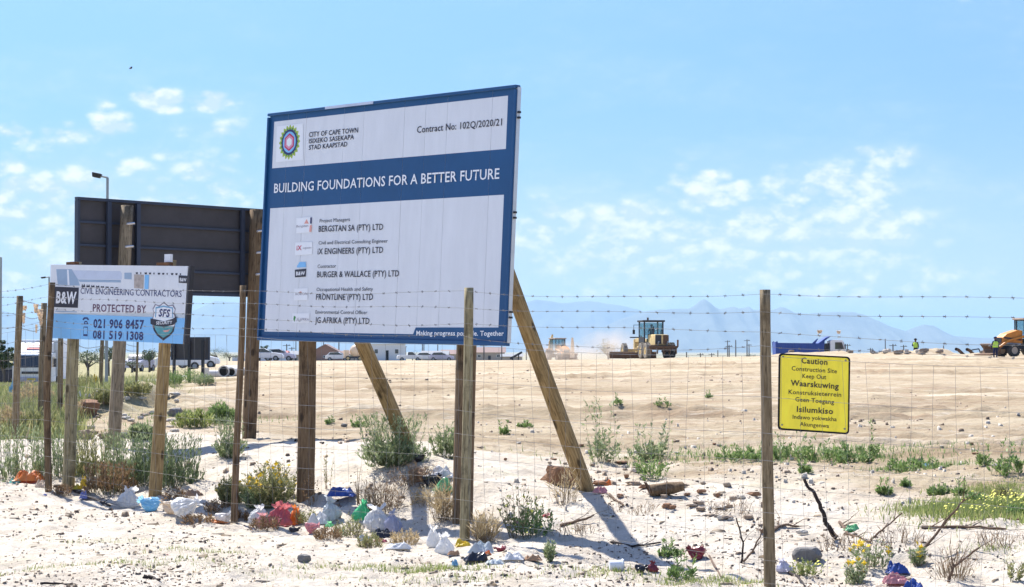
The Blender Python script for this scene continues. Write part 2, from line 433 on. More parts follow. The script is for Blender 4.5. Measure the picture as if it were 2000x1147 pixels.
M['maroon'] = mat('maroon_ink', (.13, .05, .10), .6, var=.05)
M['yellow'] = mat('yellow_sign', (.98, .80, .045), .5, var=.14, scale=7, stretch=(2, 1, .7))
M['brownink'] = mat('brown_ink', (.06, .045, .02), .6, var=.05)
M['glass'] = mat('dark_glass', (.02, .03, .04), .08, 0, var=.05, spec=.8)
M['cabglass'] = mat('pale_cab_glass', (.32, .52, .60), .1, 0, var=.1, spec=.8)
M['rubber'] = mat('dusty_rubber', (.05, .045, .04), .9, var=.3)
M['rubber_pale'] = mat('dust_caked_rubber', (.24, .21, .17), .95, var=.3)
M['machine_yellow'] = mat('machine_yellow', (.66, .49, .22), .75, var=.35, scale=3)
M['machine_orange'] = mat('machine_orange', (.62, .22, .02), .5, var=.2, scale=3)
M['machine_brown'] = mat('oily_brown_steel', (.13, .07, .035), .8, var=.5, scale=8)
M['truck_white'] = mat('white_paint', (.72, .73, .76), .35, var=.06)
M['truck_blue'] = mat('tipper_blue', (.02, .06, .28), .5, var=.15)
M['red'] = mat('red_paint', (.55, .03, .04), .5)
M['hivis'] = mat('lime_vest', (.50, .75, .08), .7, var=.1)
M['cloth_navy'] = mat('navy_cloth', (.012, .016, .06), .9)
M['skin'] = mat('skin', (.16, .08, .05), .6)
M['darkcloth'] = mat('dark_cloth', (.015, .015, .018), .9)
M['brick'] = mat('brick_wall', (.30, .17, .13), .9, var=.15)
M['plaster'] = mat('white_plaster', (.66, .68, .72), .9, var=.06)
M['plaster_tan'] = mat('tan_plaster', (.45, .37, .30), .9, var=.1)
M['roof_grey'] = mat('grey_roof', (.22, .23, .25), .8, var=.15)
M['roof_red'] = mat('red_roof', (.42, .13, .12), .8, var=.15)
M['roof_brown'] = mat('brown_roof', (.24, .16, .14), .8, var=.1)
M['concrete'] = mat('pale_concrete', (.60, .58, .54), .9, var=.12)
M['asphalt'] = mat('asphalt', (.30, .29, .28), .9, var=.1)
M['black'] = mat('matt_black', (.01, .01, .01), .9)
M['pole'] = mat('pole_timber', (.10, .085, .075), .9)
M['galv'] = mat('galvanised_pole', (.30, .33, .36), .6, .2)
M['stone'] = mat('stone', (.30, .23, .17), .95, var=.3, scale=14, bump=.6)
M['stone_red'] = mat('red_brown_stone', (.26, .14, .08), .95, var=.35, scale=14, bump=.6)
M['stone_grey'] = mat('grey_stone', (.19, .18, .17), .95, var=.3, scale=14, bump=.6)
M['stone_pale'] = mat('pale_stone', (.52, .47, .40), .95, var=.2, scale=14, bump=.6)
M['stick'] = mat('dead_wood', (.14, .09, .06), .95, var=.4, scale=20)
M['char'] = mat('charred_wood', (.035, .025, .022), .9, var=.5, scale=20)
M['straw'] = leaf_mat('straw', (.40, .30, .16), (.62, .50, .30), trans=.3)
M['twigs'] = leaf_mat('dry_twigs', (.22, .14, .08), (.45, .32, .2), trans=.1)
M['greygreen'] = leaf_mat('grey_green_leaves', (.13, .18, .08), (.36, .42, .22), (.55, .53, .34))
M['green'] = leaf_mat('green_leaves', (.11, .19, .055), (.27, .37, .13), (.46, .45, .25))
M['lime'] = leaf_mat('lime_leaves', (.17, .23, .06), (.38, .42, .15), (.52, .45, .26))
M['olive'] = leaf_mat('olive_leaves', (.15, .16, .06), (.36, .36, .16), (.52, .42, .25))
M['brownleaf'] = leaf_mat('brown_leaves', (.14, .08, .04), (.33, .22, .12))
M['darkgreen'] = leaf_mat('dark_tree_leaves', (.025, .05, .02), (.08, .12, .045), trans=.2)
M['treegreen'] = leaf_mat('dusty_tree_leaves', (.06, .09, .045), (.17, .20, .10), trans=.2)
M['flower'] = mat('yellow_petals', (.85, .55, .01), .7, trans=.3, var=.1)
M['flower_pale'] = mat('pale_yellow_petals', (.75, .72, .12), .7, trans=.3, var=.1)
M['stem'] = mat('plant_stem', (.16, .18, .08), .8)
M['drystem'] = mat('dry_stem', (.24, .17, .10), .9)
for k, c in dict(bag_white=(.72, .72, .72), bag_red=(.52, .15, .16), bag_orange=(.80, .28, .07), bag_green=(.14, .60, .30), bag_blue=(.05, .11, .40),
                 bag_sky=(.30, .55, .72), bag_teal=(.12, .42, .38), bag_yellow=(.80, .60, .05), bag_pink=(.62, .32, .34), bag_violet=(.26, .29, .55),
                 bag_palegreen=(.25, .62, .32), bag_cream=(.70, .60, .48), bag_clear=(.58, .62, .64), bag_lilac=(.52, .52, .62)).items():
    M[k] = mat(k, tuple(min(.85, q * 1.12) for q in c), .35, var=.2, scale=9, spec=.5, trans=.45, bump=.9, bscale=9, ridged=True)
M['bag_black'] = mat('bag_black', (.012, .010, .014), .3, spec=.6, bump=.9, bscale=9, ridged=True)
M['bag_maroon'] = mat('bag_maroon', (.22, .02, .03), .35, var=.4, scale=12, spec=.6)
M['cardboard'] = mat('brown_cardboard', (.33, .20, .12), .9, var=.2)

def ground_material():
    m = bpy.data.materials.new('sand_and_earth'); m.use_nodes = True; nt = m.node_tree; L = nt.links.new
    b = nt.nodes['Principled BSDF']; b.inputs['Roughness'].default_value = .95; b.inputs['Specular IOR Level'].default_value = .1
    geo = N(nt, 'ShaderNodeNewGeometry')
    def noise(scale, detail=5, rough=.6, sc=(1, 1, 1)):
        mp = N(nt, 'ShaderNodeMapping'); mp.inputs['Scale'].default_value = sc; mp.inputs['Rotation'].default_value = (0, 0, .18); L(geo.outputs['Position'], mp.inputs[0])
        n = N(nt, 'ShaderNodeTexNoise'); n.inputs['Scale'].default_value = scale; n.inputs['Detail'].default_value = detail; n.inputs['Roughness'].default_value = rough
        L(mp.outputs[0], n.inputs[0]); return n.outputs[0]
    def mr(v, a, c, lo=0, hi=1):
        r = N(nt, 'ShaderNodeMapRange'); r.inputs[1].default_value = a; r.inputs[2].default_value = c; r.inputs[3].default_value = lo; r.inputs[4].default_value = hi; L(v, r.inputs[0]); return r.outputs[0]
    def mix(f, a, c):
        x = N(nt, 'ShaderNodeMix', data_type='RGBA')
        for i, v in ((0, f), (6, a), (7, c)):
            if isinstance(v, tuple): x.inputs[i].default_value = (*v, 1)
            else: L(v, x.inputs[i])
        return x.outputs[2]
    at = N(nt, 'ShaderNodeAttribute', attribute_name='zone'); sep = N(nt, 'ShaderNodeSeparateXYZ'); L(at.outputs['Color'], sep.inputs[0])
    tan, green, road = sep.outputs
    white = mix(mr(noise(3, 6), .35, .65), (.50, .435, .35), (.62, .56, .475))
    white = mix(mr(noise(26, 6, .75), .52, .72, 0, .75), white, (.36, .29, .21))
    white = mix(mr(noise(2.2, 9, .8, (.6, 1.6, 1)), .56, .70, 0, .6), white, (.44, .37, .28))
    white = mix(mr(noise(70, 4, .8), .60, .72, 0, .6), white, (.16, .12, .09))
    white = mix(mr(noise(1.3, 7, .75, (.35, 1.6, 1)), .57, .70, 0, .5), white, (.40, .39, .22))
    field = mix(mr(noise(.25, 8, .7, (.12, 1, 1)), .36, .64), (.35, .275, .175), (.50, .42, .295))
    field = mix(mr(noise(1.6, 8, .72, (.12, 1, 1)), .48, .66, 0, .85), field, (.31, .21, .13))
    field = mix(mr(noise(1.1, 8, .7, (.1, 1, 1)), .54, .72, 0, .7), field, (0.64, .56, .46))
    field = mix(mr(noise(9, 7, .85), .50, .66, 0, .7), field, (.27, .20, .135))
    field = mix(mr(noise(5, 8, .8, (.25, 1.3, 1)), .53, .62, 0, .6), field, (.60, .53, .43))
    at2 = N(nt, 'ShaderNodeAttribute', attribute_name='turned')
    field = mix(at2.outputs['Fac'], field, mix(mr(noise(5, 6, .75), .4, .65), (.21, .15, .09), (.36, .275, .175)))
    col = mix(tan, white, field)
    grs = mix(mr(noise(6, 6, .7), .35, .65), (.15, .17, .06), (.38, .34, .18))
    col = mix(green, col, grs)
    col = mix(road, col, (.42, .41, .40))
    L(col, b.inputs['Base Color'])
    bp = N(nt, 'ShaderNodeBump'); bp.inputs['Strength'].default_value = .8; bp.inputs['Distance'].default_value = .035
    bp0 = N(nt, 'ShaderNodeBump'); bp0.inputs['Distance'].default_value = .12; L(mr(tan, 0, 1, 0, .8), bp0.inputs['Strength']); L(noise(1.5, 9, .72, (.16, 1, 1)), bp0.inputs['Height'])
    L(bp0.outputs[0], bp.inputs['Normal']); L(noise(22, 7, .7), bp.inputs['Height'])
    bp2 = N(nt, 'ShaderNodeBump'); bp2.inputs['Strength'].default_value = .6; bp2.inputs['Distance'].default_value = .008
    L(noise(110, 4, .7), bp2.inputs['Height']); L(bp.outputs[0], bp2.inputs['Normal']); L(bp2.outputs[0], b.inputs['Normal'])
    return m

def build_ground():
    ys = np.concatenate([np.linspace(-14, 5.5, 24)[:-1], np.geomspace(5.5, 32, 620)[:-1], np.geomspace(32, 230, 330)[:-1], np.geomspace(230, 26000, 50)])
    a_in = np.linspace(-.29, .29, 420); e = np.geomspace(.31, 2.6, 26)
    aa = np.concatenate([-e[::-1], a_in, e])
    Y, A = np.meshgrid(ys, aa, indexing='ij')
    X = A * (np.maximum(Y, 4.0) + np.where(Y < 4, 0, 0))
    X = np.where(Y < 4, A * 6, X); X = np.where((Y >= 4), A * np.maximum(Y, 6), X)
    Z = gz(X, Y)
    far = np.clip((Y - 900) / 3000, 0, 1)
    Z = Z * (1 - far) + (EYE - .0052 * 900 - 6) * far
    v = np.stack([X, Y, Z], -1).reshape(-1, 3)
    nr, nc = Y.shape
    idx = np.arange(nr * nc).reshape(nr, nc)
    f = np.stack([idx[:-1, :-1], idx[:-1, 1:], idx[1:, 1:], idx[1:, :-1]], -1).reshape(-1, 4)
    o = np_mesh('ground', v, f, ground_material(), smooth=True)
    x, y = X.ravel(), Y.ravel(); u = .73 * x + .68 * y - 9.352; a = x / np.maximum(y, 5)
    u0 = np.interp(x, [-6, -3, 0, .64, 2.5, 5], [2.6, 2.6, 2.6, 2.6, 2.4, 2.2])
    tan = sm((u - u0 + 2.0 * fbm(x * .8, y * .8, 61, 4, .6)) / 2.2)
    left = sm((-.12 - a) / .05 + .6 * fbm(x * .15, y * .15, 71, 3)) * sm((y - 26) / 10)
    green = left * sm((-.165 - a) / .05 + .6 + .8 * fbm(x * .2, y * .2, 73, 3)) * .75
    ln = 120 + x * .35
    road = sm((-.15 - a) / .03) * np.clip(1 - np.abs(y - ln) / 14, 0, 1) ; road = np.where(road > .25, 1.0, 0.0)
    far2 = sm((y - 240) / 200)
    green = np.maximum(green, far2 * .55)
    q = y + .18 * x + 1.2 * vn(x * .08, y * .08, 31); turned = np.zeros_like(q)
    for q0 in (19.6, 21.2, 22.9, 28.6, 30.5, 38, 44.5, 46.4, 57, 68, 71, 90, 104, 126):
        wq = .16 + q0 * .006
        turned = np.maximum(turned, .75 * np.exp(-((q - q0) / wq) ** 2) * sm((fbm(x * .3, y * .2 + q0, 95, 3) + .15) / .3))
    for ax, yy, sx, sy, k in ((.195, 72, .055, 7, .9), (.10, 60, .06, 4, .5), (.02, 30, .07, 1.6, .5), (.19, 34, .06, 2.5, .5), (.14, 104, .08, 6, .5), (-.07, 45, .05, 5, .4), (.22, 24.5, .05, 1.2, .5)):
        turned = np.maximum(turned, k * np.exp(-((a - ax) / sx) ** 2 - ((y - yy) / sy) ** 2) * sm((fbm(x * .4, y * .25, 97, 4, .6) + .3) / .45))
    turned = np.clip(turned + .35 * sm((fbm(x * .5, y * .3, 99, 4, .6) - .12) / .3), 0, 1)
    col = np.stack([tan, green, road, turned], -1).astype(np.float32)
    at = o.data.color_attributes.new('zone', 'FLOAT_COLOR', 'POINT'); at.data.foreach_set('color', col.ravel())
    t2 = o.data.attributes.new('turned', 'FLOAT', 'POINT'); t2.data.foreach_set('value', turned.astype(np.float32))
    tag(o, kind='structure')
    return o
build_ground()
# ------------------------------------------------------------------ timber, text and plate helpers
def pole(name, p0, p1, r0, r1, m, parent=None, crook=.0, n=14, rings=14, seed=1, oval=1.0, label=None):
    """a round timber with its own axis as local z; p0, p1 in the parent's space"""
    p0, p1 = Vector(p0), Vector(p1); Ln = (p1 - p0).length
    rg = random.Random(seed); ph = [rg.uniform(0, 6.28) for _ in range(4)]
    v = []; f = []
    for i in range(rings + 1):
        t = i / rings; r = r0 + (r1 - r0) * t
        ox = crook * (math.sin(t * 5 + ph[0]) - math.sin(ph[0]) + .4 * math.sin(t * 13 + ph[1])) ; oy = crook * (math.sin(t * 4 + ph[2]) - math.sin(ph[2]))
        for j in range(n):
            a = 2 * math.pi * j / n
            rr = r * (1 + .035 * math.sin(3 * a + ph[3] + t * 2) + .05 * (mnoise.noise(Vector((math.cos(a) * 2, math.sin(a) * 2 + seed * 3.1, t * Ln * 3)))))
            v.append((ox + rr * math.cos(a), oy + rr * math.sin(a) * oval, t * Ln))
    for i in range(rings):
        for j in range(n):
            a = i * n + j; b = i * n + (j + 1) % n
            f.append((a, b, b + n, a + n))
    f.append(tuple(range(n - 1, -1, -1))); f.append(tuple(rings * n + j for j in range(n)))
    me = bpy.data.meshes.new(name); me.from_pydata(v, [], f); me.materials.append(m)
    me.polygons.foreach_set('use_smooth', [True] * (rings * n) + [False, False])
    o = link(name, me, parent); o.location = p0
    o.rotation_mode = 'QUATERNION'; o.rotation_quaternion = (p1 - p0).to_track_quat('Z', 'Y')
    if label: o['label'] = label
    return o

def rootmat(root): return Matrix.Translation(root.location) @ Euler(root.rotation_euler).to_matrix().to_4x4()
def on_plane(root, px, row, yl):
    """local point on the board's face plane y = yl under a pixel of the frame"""
    mi = rootmat(root).inverted(); o = mi @ Vector((0, 0, EYE)); d = mi.to_3x3() @ ray(px, row)
    k = (yl - o.y) / d.y; return o + d * k
def text(root, s, pxl, rowl, pxr, rowr, cap, yl, m, bold=0, shear=0, name='lettering'):
    """one line of flat lettering whose baseline runs (pxl,rowl)-(pxr,rowr), cap = cap height in px"""
    a = on_plane(root, pxl, rowl, yl); b = on_plane(root, pxr, rowr, yl); c = on_plane(root, pxl, rowl - cap, yl)
    cu = bpy.data.curves.new('lettering', 'FONT'); cu.body = s; cu.size = 1; cu.offset = bold; cu.shear = shear; cu.resolution_u = 2; cu.space_character = 1.0 + 2.6 * bold; cu.extrude = 0
    ob = bpy.data.objects.new('tmp', cu); COL.objects.link(ob)
    bpy.context.view_layer.update()
    dg = bpy.context.evaluated_depsgraph_get()
    me = bpy.data.meshes.new_from_object(ob.evaluated_get(dg))
    bpy.data.objects.remove(ob); bpy.data.curves.remove(cu)
    co = np.empty(len(me.vertices) * 3); me.vertices.foreach_get('co', co); co = co.reshape(-1, 3)
    x0, x1 = co[:, 0].min(), co[:, 0].max(); capu = .70
    w = (b - a).length; h = abs(c.z - a.z)
    ang = math.atan2(b.z - a.z, b.x - a.x)
    X = (co[:, 0] - x0) / (x1 - x0) * w; Z = co[:, 1] / capu * h
    out = np.stack([a.x + X * math.cos(ang), np.full(len(X), yl), a.z + X * math.sin(ang) + Z], -1)
    me.vertices.foreach_set('co', out.ravel().astype(np.float32)); me.materials.clear(); me.materials.append(m); me.update()
    me.name = name
    return link(name, me, root)
def plate(root, pix, yl, m, name, th=.0015):
    """thin flat shape on the board face whose outline passes under the listed pixels"""
    pts = [on_plane(root, px, r, yl) for px, r in pix]
    return MB().prism([(p.x, p.z) for p in pts], yl, yl - th).build(name, m, root)

# ------------------------------------------------------------------ main sign
TH = math.atan2(-.73, .68)
def main_sign():
    rt = empty('construction_sign', (-1.047, 15.72, .06), (math.radians(-2.3), math.radians(1.0), TH),
               'large blue and white city contract board on leaning timber posts', 'sign board')
    TL, TR, BR, BL = [on_plane(rt, *p, -.1) for p in ((528, 225), (1004, 172), (992, 670), (508, 660))]
    x0 = (TL.x + BL.x) / 2; x1 = (TR.x + BR.x) / 2; zt = (TL.z + TR.z) / 2; zb = (BL.z + BR.z) / 2
    rt['note_w'] = 0; del rt['note_w']
    W = x1 - x0; H = zt - zb; n = 12
    print('main sign', TL, TR, BR, BL, W, H)
    yf = -.10
    zs = [zt, zt - .030 * H, zt - .240 * H, zt - .420 * H, zt - .972 * H, zb]
    bl, br = .022 * W * .9, .028 * W
    for i in range(n):
        a = x0 + W * i / n + .0006; b = x0 + W * (i + 1) / n - .0006; dy = rnd.uniform(-.0012, .0012)
        mb = MB()
        fx = [a, b]
        if i == 0: fx = [a, x0 + bl, b]
        if i == n - 1: fx = [a, x1 - br, b]
        for j in range(5):
            for k in range(len(fx) - 1):
                blue = j in (0, 2, 4) or (i == 0 and k == 0) or (i == n - 1 and k == 1)
                mb.cur = 0 if blue else 1
                p, q = fx[k], fx[k + 1]
                mb.add([(p, yf + dy, zs[j]), (q, yf + dy, zs[j]), (q, yf + dy, zs[j + 1]), (p, yf + dy, zs[j + 1])], [(0, 1, 2, 3)])
        mb.cur = 2
        mb.add([(a, yf + dy, zt), (b, yf + dy, zt), (b, yf + .03, zt), (a, yf + .03, zt), (a, yf + dy, zb), (b, yf + dy, zb), (b, yf + .03, zb), (a, yf + .03, zb)],
               [(0, 3, 2, 1), (4, 5, 6, 7), (0, 4, 7, 3), (1, 2, 6, 5), (3, 7, 6, 2)])
        me = bpy.data.meshes.new('panel'); me.from_pydata(mb.v, [], mb.f)
        for mm in (M['blue'], M['white'], M['alu']): me.materials.append(mm)
        me.polygons.foreach_set('material_index', mb.m)
        link('panel', me, rt)
    # frame bars, proud of the panels
    t = .024
    for c, d in (((x0 + W / 2, yf + .004, zt + .004), (W + .03, .05, t)), ((x0 + W / 2, yf + .004, zb - .006), (W + .03, .05, t + .008))):
        MB().box(c, d).build('frame_bar', M['blue'], rt, bevel=.004)
    for c in ((x0 - .006, yf + .004, zb + H / 2 - .003), (x1 + .008, yf + .004, zb + H / 2 - .003)):
        MB().box(c, (.022, .05, H - .03)).build('frame_bar', M['blue'], rt, bevel=.004)
    MB().box((x0 + W * .36, yf + .002, zt + .005), (.62, .056, .021)).build('bare_metal_strip', M['paleblue'], rt)
    MB().box((x1 + .021, yf + .012, zb + H / 2), (.006, .035, H)).build('edge_trim', M['alu'], rt)
    for r in (225, 420, 615):
        p = on_plane(rt, 1004, r, yf)
        for dz in (-.02, .02): MB().box((x1 + .033, yf + .01, p.z + dz), (.02, .02, .014)).build('clamp', M['steel_dark'], rt)
    # back rails
    for z in (zb + .35, zb + H * .5, zt - .35):
        MB().box((x0 + W / 2, yf + .05, z), (W - .1, .035, .05)).build('back_rail', M['alu'], rt)
    # posts and struts: foot in the ground, head behind the panels
    mi = rootmat(rt).inverted()
    for nm, px, prow, pt, r0, m_, sd in (('post', 590, 975, 2.54, .072, M['wood_brown'], 3), ('post', 906, 1050, .54, .075, M['wood_brown'], 4)):
        top = mi @ P(px, 640, 14.6 + .73 * pt + .10); foot_w = P(px - (7 if px < 700 else 12), 960, 14.6 + .73 * pt + .10)
        gzv = g1(foot_w.x, foot_w.y); foot = mi @ Vector((foot_w.x, foot_w.y, gzv - .25))
        d = (top - foot).normalized(); top = foot + d * (zt - .25 - foot.z) / d.z
        off = Vector((0, .07 - 0, 0))
        pole('post', foot + off * 0 + Vector((0, max(0, .02 - top.y + .0), 0)), Vector((top.x, max(top.y, .03), top.z)), r0 * 1.04, r0, m_, rt, .004, seed=sd)
    for px, row, hp, hr, sd in ((817, 895, 604, 436, 5), (1156, 957, 903, 290, 6)):
        b = G(px, row); foot = mi @ (b + Vector((0, 0, -.12)))
        head = on_plane(rt, hp, hr, .10)
        d = (foot - head).normalized()
        pole('strut', head, foot + d * .15, .061, .066, M['wood_tan'], rt, .003, seed=sd)
    # lettering
    y1, y2 = yf - .004, yf - .0055
    T = lambda s, a, ra, b, rb, cap, m='ink', bold=0, shear=0: text(rt, s, a, ra, b, rb, cap, y1, M[m], bold, shear)
    plate(rt, [(541, 247), (592, 241), (592, 312), (539, 317)], yf - .0022, M['textwhite'], 'emblem_ground', .0005)
    T('CITY OF CAPE TOWN', 603, 268, 699, 259, 9.5, bold=.012)
    T('ISIXEKO SASEKAPA', 603, 280.5, 691, 272, 9, bold=.012)
    T('STAD KAAPSTAD', 603, 293, 678, 286, 9, bold=.012)
    T('Contract No: 102Q/2020/21', 814, 260, 980, 245, 13, bold=.008)
    T('BUILDING FOUNDATIONS FOR A BETTER FUTURE', 535, 377, 975, 349, 18, 'textwhite', bold=.012)
    rows = [('Project Managers', 624, 435, 683, 432, 'BERGSTAN SA (PTY) LTD', 622, 453, 748, 449),
            ('Civil and Electrical Consulting Engineer', 622, 478, 757, 474, 'iX ENGINEERS (PTY) LTD', 620, 497, 748, 494),
            ('Contractor', 620, 524, 656, 523, 'BURGER & WALLACE (PTY) LTD', 619, 542, 779, 540),
            ('Occupational Health and Safety', 618, 569, 728, 568, 'FRONTLINE (PTY) LTD', 617, 586, 728, 586),
            ('Environmental Control Officer', 616, 613, 717, 614, 'JG AFRIKA (PTY) LTD', 615, 631, 721, 633)]
    for a in rows:
        T(a[0], a[1], a[2], a[3], a[4], 7, bold=.0); T(a[5], a[6], a[7], a[8], a[9], 11.5, bold=.01)
    plate(rt, [(803, 662), (812, 640), (990, 640), (990, 668)], yf - .0022, M['blue'], 'slogan_tab', .0006)
    T('Making progress possible. Together.', 813, 655, 986, 656, 9, 'textwhite', bold=.02)
    # city emblem: ring of green petals, dark and blue rings, pink hexagon, pale heart
    c = on_plane(rt, 566, 278, yf); R = abs(on_plane(rt, 566, 245, yf).z - c.z)
    def disk(r, k, m, dy, petals=0, rin=0):
        pts = []
        for i in range(k):
            a = 2 * math.pi * i / k + math.pi / 6 * (k == 6)
            rr = r * (1 + .09 * math.cos(petals * a)) if petals else r
            pts.append((c.x + rr * math.cos(a), c.z + rr * math.sin(a)))
        MB().prism(pts, yf - .0028 - dy, yf - .0034 - dy).build('emblem_ring', M[m], rt)
    disk(R * .95, 96, 'lime_print', 0, 20); disk(R * .76, 40, 'navy', .0007); disk(R * .62, 40, 'lightblue', .0014)
    disk(R * .53, 6, 'red_print', .0021); disk(R * .42, 6, 'pink_print', .0028); disk(R * .27, 6, 'textwhite', .0035)
    for i in range(20):
        a = 2 * math.pi * i / 20
        MB().prism([(c.x + R * .80 * math.cos(a) + .009 * math.cos(q), c.z + R * .80 * math.sin(a) + .009 * math.sin(q)) for q in [k * math.pi / 3 for k in range(6)]], yf - .004, yf - .0046).build('emblem_dot', M['green_print'], rt)
    # company marks
    PL = lambda pix, m, nm='logo', dy=.0022: plate(rt, pix, yf - dy, M[m], nm, .0005)
    PL([(579, 426), (607, 424), (607, 454), (579, 456)], 'textwhite', 'logo_ground')
    PL([(606, 425), (609, 425), (608.5, 437), (605.5, 437)], 'navy', dy=.003); PL([(605, 440), (609, 440), (608, 453), (604, 453)], 'salmon_print', dy=.003)
    PL([(594, 437), (599, 428), (603, 437)], 'salmon_print', dy=.003); T('Bergstan', 579, 444.5, 602, 443, 4.5, 'grey_print')
    PL([(577, 474), (610, 472), (610, 497), (576, 499)], 'textwhite', 'logo_ground'); T('iX', 579, 489, 589, 488.5, 9, 'red_print', .02); T('engineers', 591, 486.5, 608, 485.5, 4, 'grey_print')
    PL([(580, 520), (585, 512), (597, 512), (598, 522), (580, 523)], 'lightblue'); PL([(576, 527), (598, 525), (597, 540.5), (576, 542)], 'ink'); T('B&W', 578, 538, 595.5, 537, 7, 'textwhite', .03)
    PL([(575, 564), (601, 563), (601, 586), (574, 587)], 'textwhite', 'logo_ground'); T('AOIFON', 576, 577, 600, 576.5, 5, 'grey_print'); PL([(587, 569), (590, 571), (587, 573), (584, 571)], 'salmon_print', dy=.003)
    PL([(571, 612), (605, 612), (604, 630), (571, 631)], 'textwhite', 'logo_ground'); T('JG AFRIKA', 579, 626, 603, 626.5, 5, 'grey_print'); PL([(574, 617), (578, 619), (575, 629), (573, 624)], 'green_print', dy=.003)
    return rt
M['lime_print'] = mat('lime_print', (.38, .50, .08), .6, var=.05); M['red_print'] = mat('red_print', (.55, .04, .10), .6, var=.05)
M['pink_print'] = mat('pink_print', (.70, .30, .42), .6, var=.05); M['green_print'] = mat('green_print', (.06, .25, .08), .6, var=.05)
M['salmon_print'] = mat('salmon_print', (.75, .35, .30), .6, var=.05); M['grey_print'] = mat('grey_print', (.25, .22, .26), .6, var=.05)
M['teal_print'] = mat('teal_print', (.10, .32, .36), .6, var=.2, scale=20); M['tan_print'] = mat('tan_print', (.45, .38, .34), .6, var=.3, scale=30)
main_sign()

# ------------------------------------------------------------------ contractor sign
def small_sign():
    th = math.atan2(-1.1, 1.43)
    rt = empty('contractor_sign', (-3.565, 17.95, .2), (math.radians(-2.0), 0, th),
               'white and light blue contractor board with torn old print showing, on two posts', 'sign board')
    yf = -.08
    TL, TR, BR, BL = [on_plane(rt, *p, yf) for p in ((99, 517), (367, 520), (357, 672), (96, 660))]
    print('small', TL, TR, BR, BL)
    MB().prism([(p.x, p.z) for p in (TL, TR, BR, BL)], yf + .003, yf + .02).build('backing_sheet', M['alu'], rt)
    pl = lambda pix, m, nm, k=0: plate(rt, pix, yf - .0008 * k, M[m], nm, .0006)
    pl([(99, 517), (367, 520), (361.5, 612), (97, 612)], 'white', 'upper_sheet')
    pl([(97, 612.5), (361.4, 622), (357, 672), (96, 660)], 'lightblue', 'phone_band', 1)
    # old print showing at the top
    pl([(110, 526), (140, 526), (152, 545), (156, 558), (113, 558)], 'skyband', 'old_print', 1)
    pl([(131, 527), (134, 527), (136, 557), (132, 557)], 'textwhite', 'old_print', 2)
    pl([(152, 546), (236, 547), (236, 552), (156, 551)], 'skyband', 'old_print', 1)
    pl([(140, 528), (235, 530), (238, 534), (238, 546), (152, 545)], 'paleblue', 'old_print', 1)
    pl([(243, 533), (257, 533), (257, 546), (243, 545)], 'skyband', 'old_print', 2)
    pl([(262, 536), (281, 537), (280, 564), (262, 563)], 'tan_print', 'old_print', 2)
    pl([(283, 537), (291, 537), (290, 565), (282, 565)], 'lightblue', 'old_print', 3)
    pl([(294, 538), (350, 540), (349, 563), (293, 562)], 'white', 'old_print', 2)
    for k in range(11):
        x = 265 + k * 8.6; r = 534 + k * .22; w = (4.5, 2.5, 5)[k % 3]
        pl([(x, r - 2), (x + w, r - 2), (x + w * .8, r + 1.5), (x + .6, r + 1.5)], 'ink', 'cut_off_letter', 3)
    for k in range(8):
        x = 159 + k * 9.3; r = 559 + k * .3; hh = 6.5 - k * .75
        pl([(x, r + 2), (x + 1.5, r - hh + 2), (x + 3.5, r + 0), (x + 6, r - hh + 2), (x + 7.5, r + 2)], 'ink', 'cut_off_letter', 3)
    pl([(349, 538), (366, 539), (365.5, 553.5), (349, 552.5)], 'ink', 'corner_mark', 3)
    text(rt, 'B&W', 351, 549.5, 364, 550, 6.5, yf - .0042, M['textwhite'], .02)
    pl([(106, 560), (154, 562), (152, 601.5), (105, 600)], 'ink', 'black_square', 2)
    text(rt, 'B&W', 109, 591.5, 149, 593, 22, yf - .0034, M['textwhite'], .035, .08)
    pl([(108, 607), (150, 608.5), (150, 610.5), (108, 609)], 'skyband', 'underline', 1)
    text(rt, 'CIVIL ENGINEERING CONTRACTORS', 157, 574, 354.5, 580.5, 12.0, yf - .003, M['navy'], .0)
    text(rt, 'PROTECTED BY', 181, 608.5, 285, 611.5, 14.5, yf - .003, M['maroon'], .012)
    text(rt, '021 906 8457', 182, 640, 281, 642.5, 16.5, yf - .003, M['navy'], .03)
    text(rt, '081 519 1308', 181, 661, 279.5, 664.5, 15.5, yf - .003, M['navy'], .03)
    # telephone and mobile pictograms
    pl([(161, 624), (164, 620), (171, 620), (174, 624), (172, 626), (169, 623), (166, 623), (163, 626)], 'navy', 'telephone_mark', 2)
    pl([(163, 634), (165.5, 627), (170, 627), (173, 634)], 'navy', 'telephone_mark', 2)
    pl([(166.3, 629.5), (169.3, 629.5), (169.8, 632), (166, 632)], 'lightblue', 'telephone_mark', 3)
    pl([(163, 638), (171.5, 638.3), (171, 657), (162.6, 656.6)], 'navy', 'mobile_mark', 2)
    pl([(163.8, 640), (170.6, 640.2), (170.2, 653), (163.4, 652.8)], 'lightblue', 'mobile_mark', 3)
    # shield
    def sh(k, cx=320, cy=628): return [(cx + (x - cx) * k, cy + (y - cy) * k) for x, y in
        [(303, 594), (311, 597), (320, 590), (329, 597), (338, 595), (343, 603), (341, 612), (344, 624), (341, 640), (333, 654), (319, 666), (306, 655), (298, 640), (297, 625), (300, 612), (298, 603)]]
    pl(sh(1.0), 'grey_print', 'shield', 2); pl(sh(.93), 'textwhite', 'shield', 3)
    pl([(304, 600), (320, 597), (338, 601), (338.5, 621), (303, 620)], 'bag_sky', 'shield', 4)
    pl([(306, 603), (320, 600), (336, 603), (336.5, 620), (305, 620)], 'textwhite', 'shield', 5)
    pl([(299, 636), (341.5, 638), (339, 648), (331, 657), (319, 665), (307, 656), (300, 645)], 'ink', 'shield', 4)
    pl([(302, 636), (338.5, 638), (336, 647), (329, 654), (319, 660), (309, 653), (303, 643)], 'teal_print', 'shield', 5)
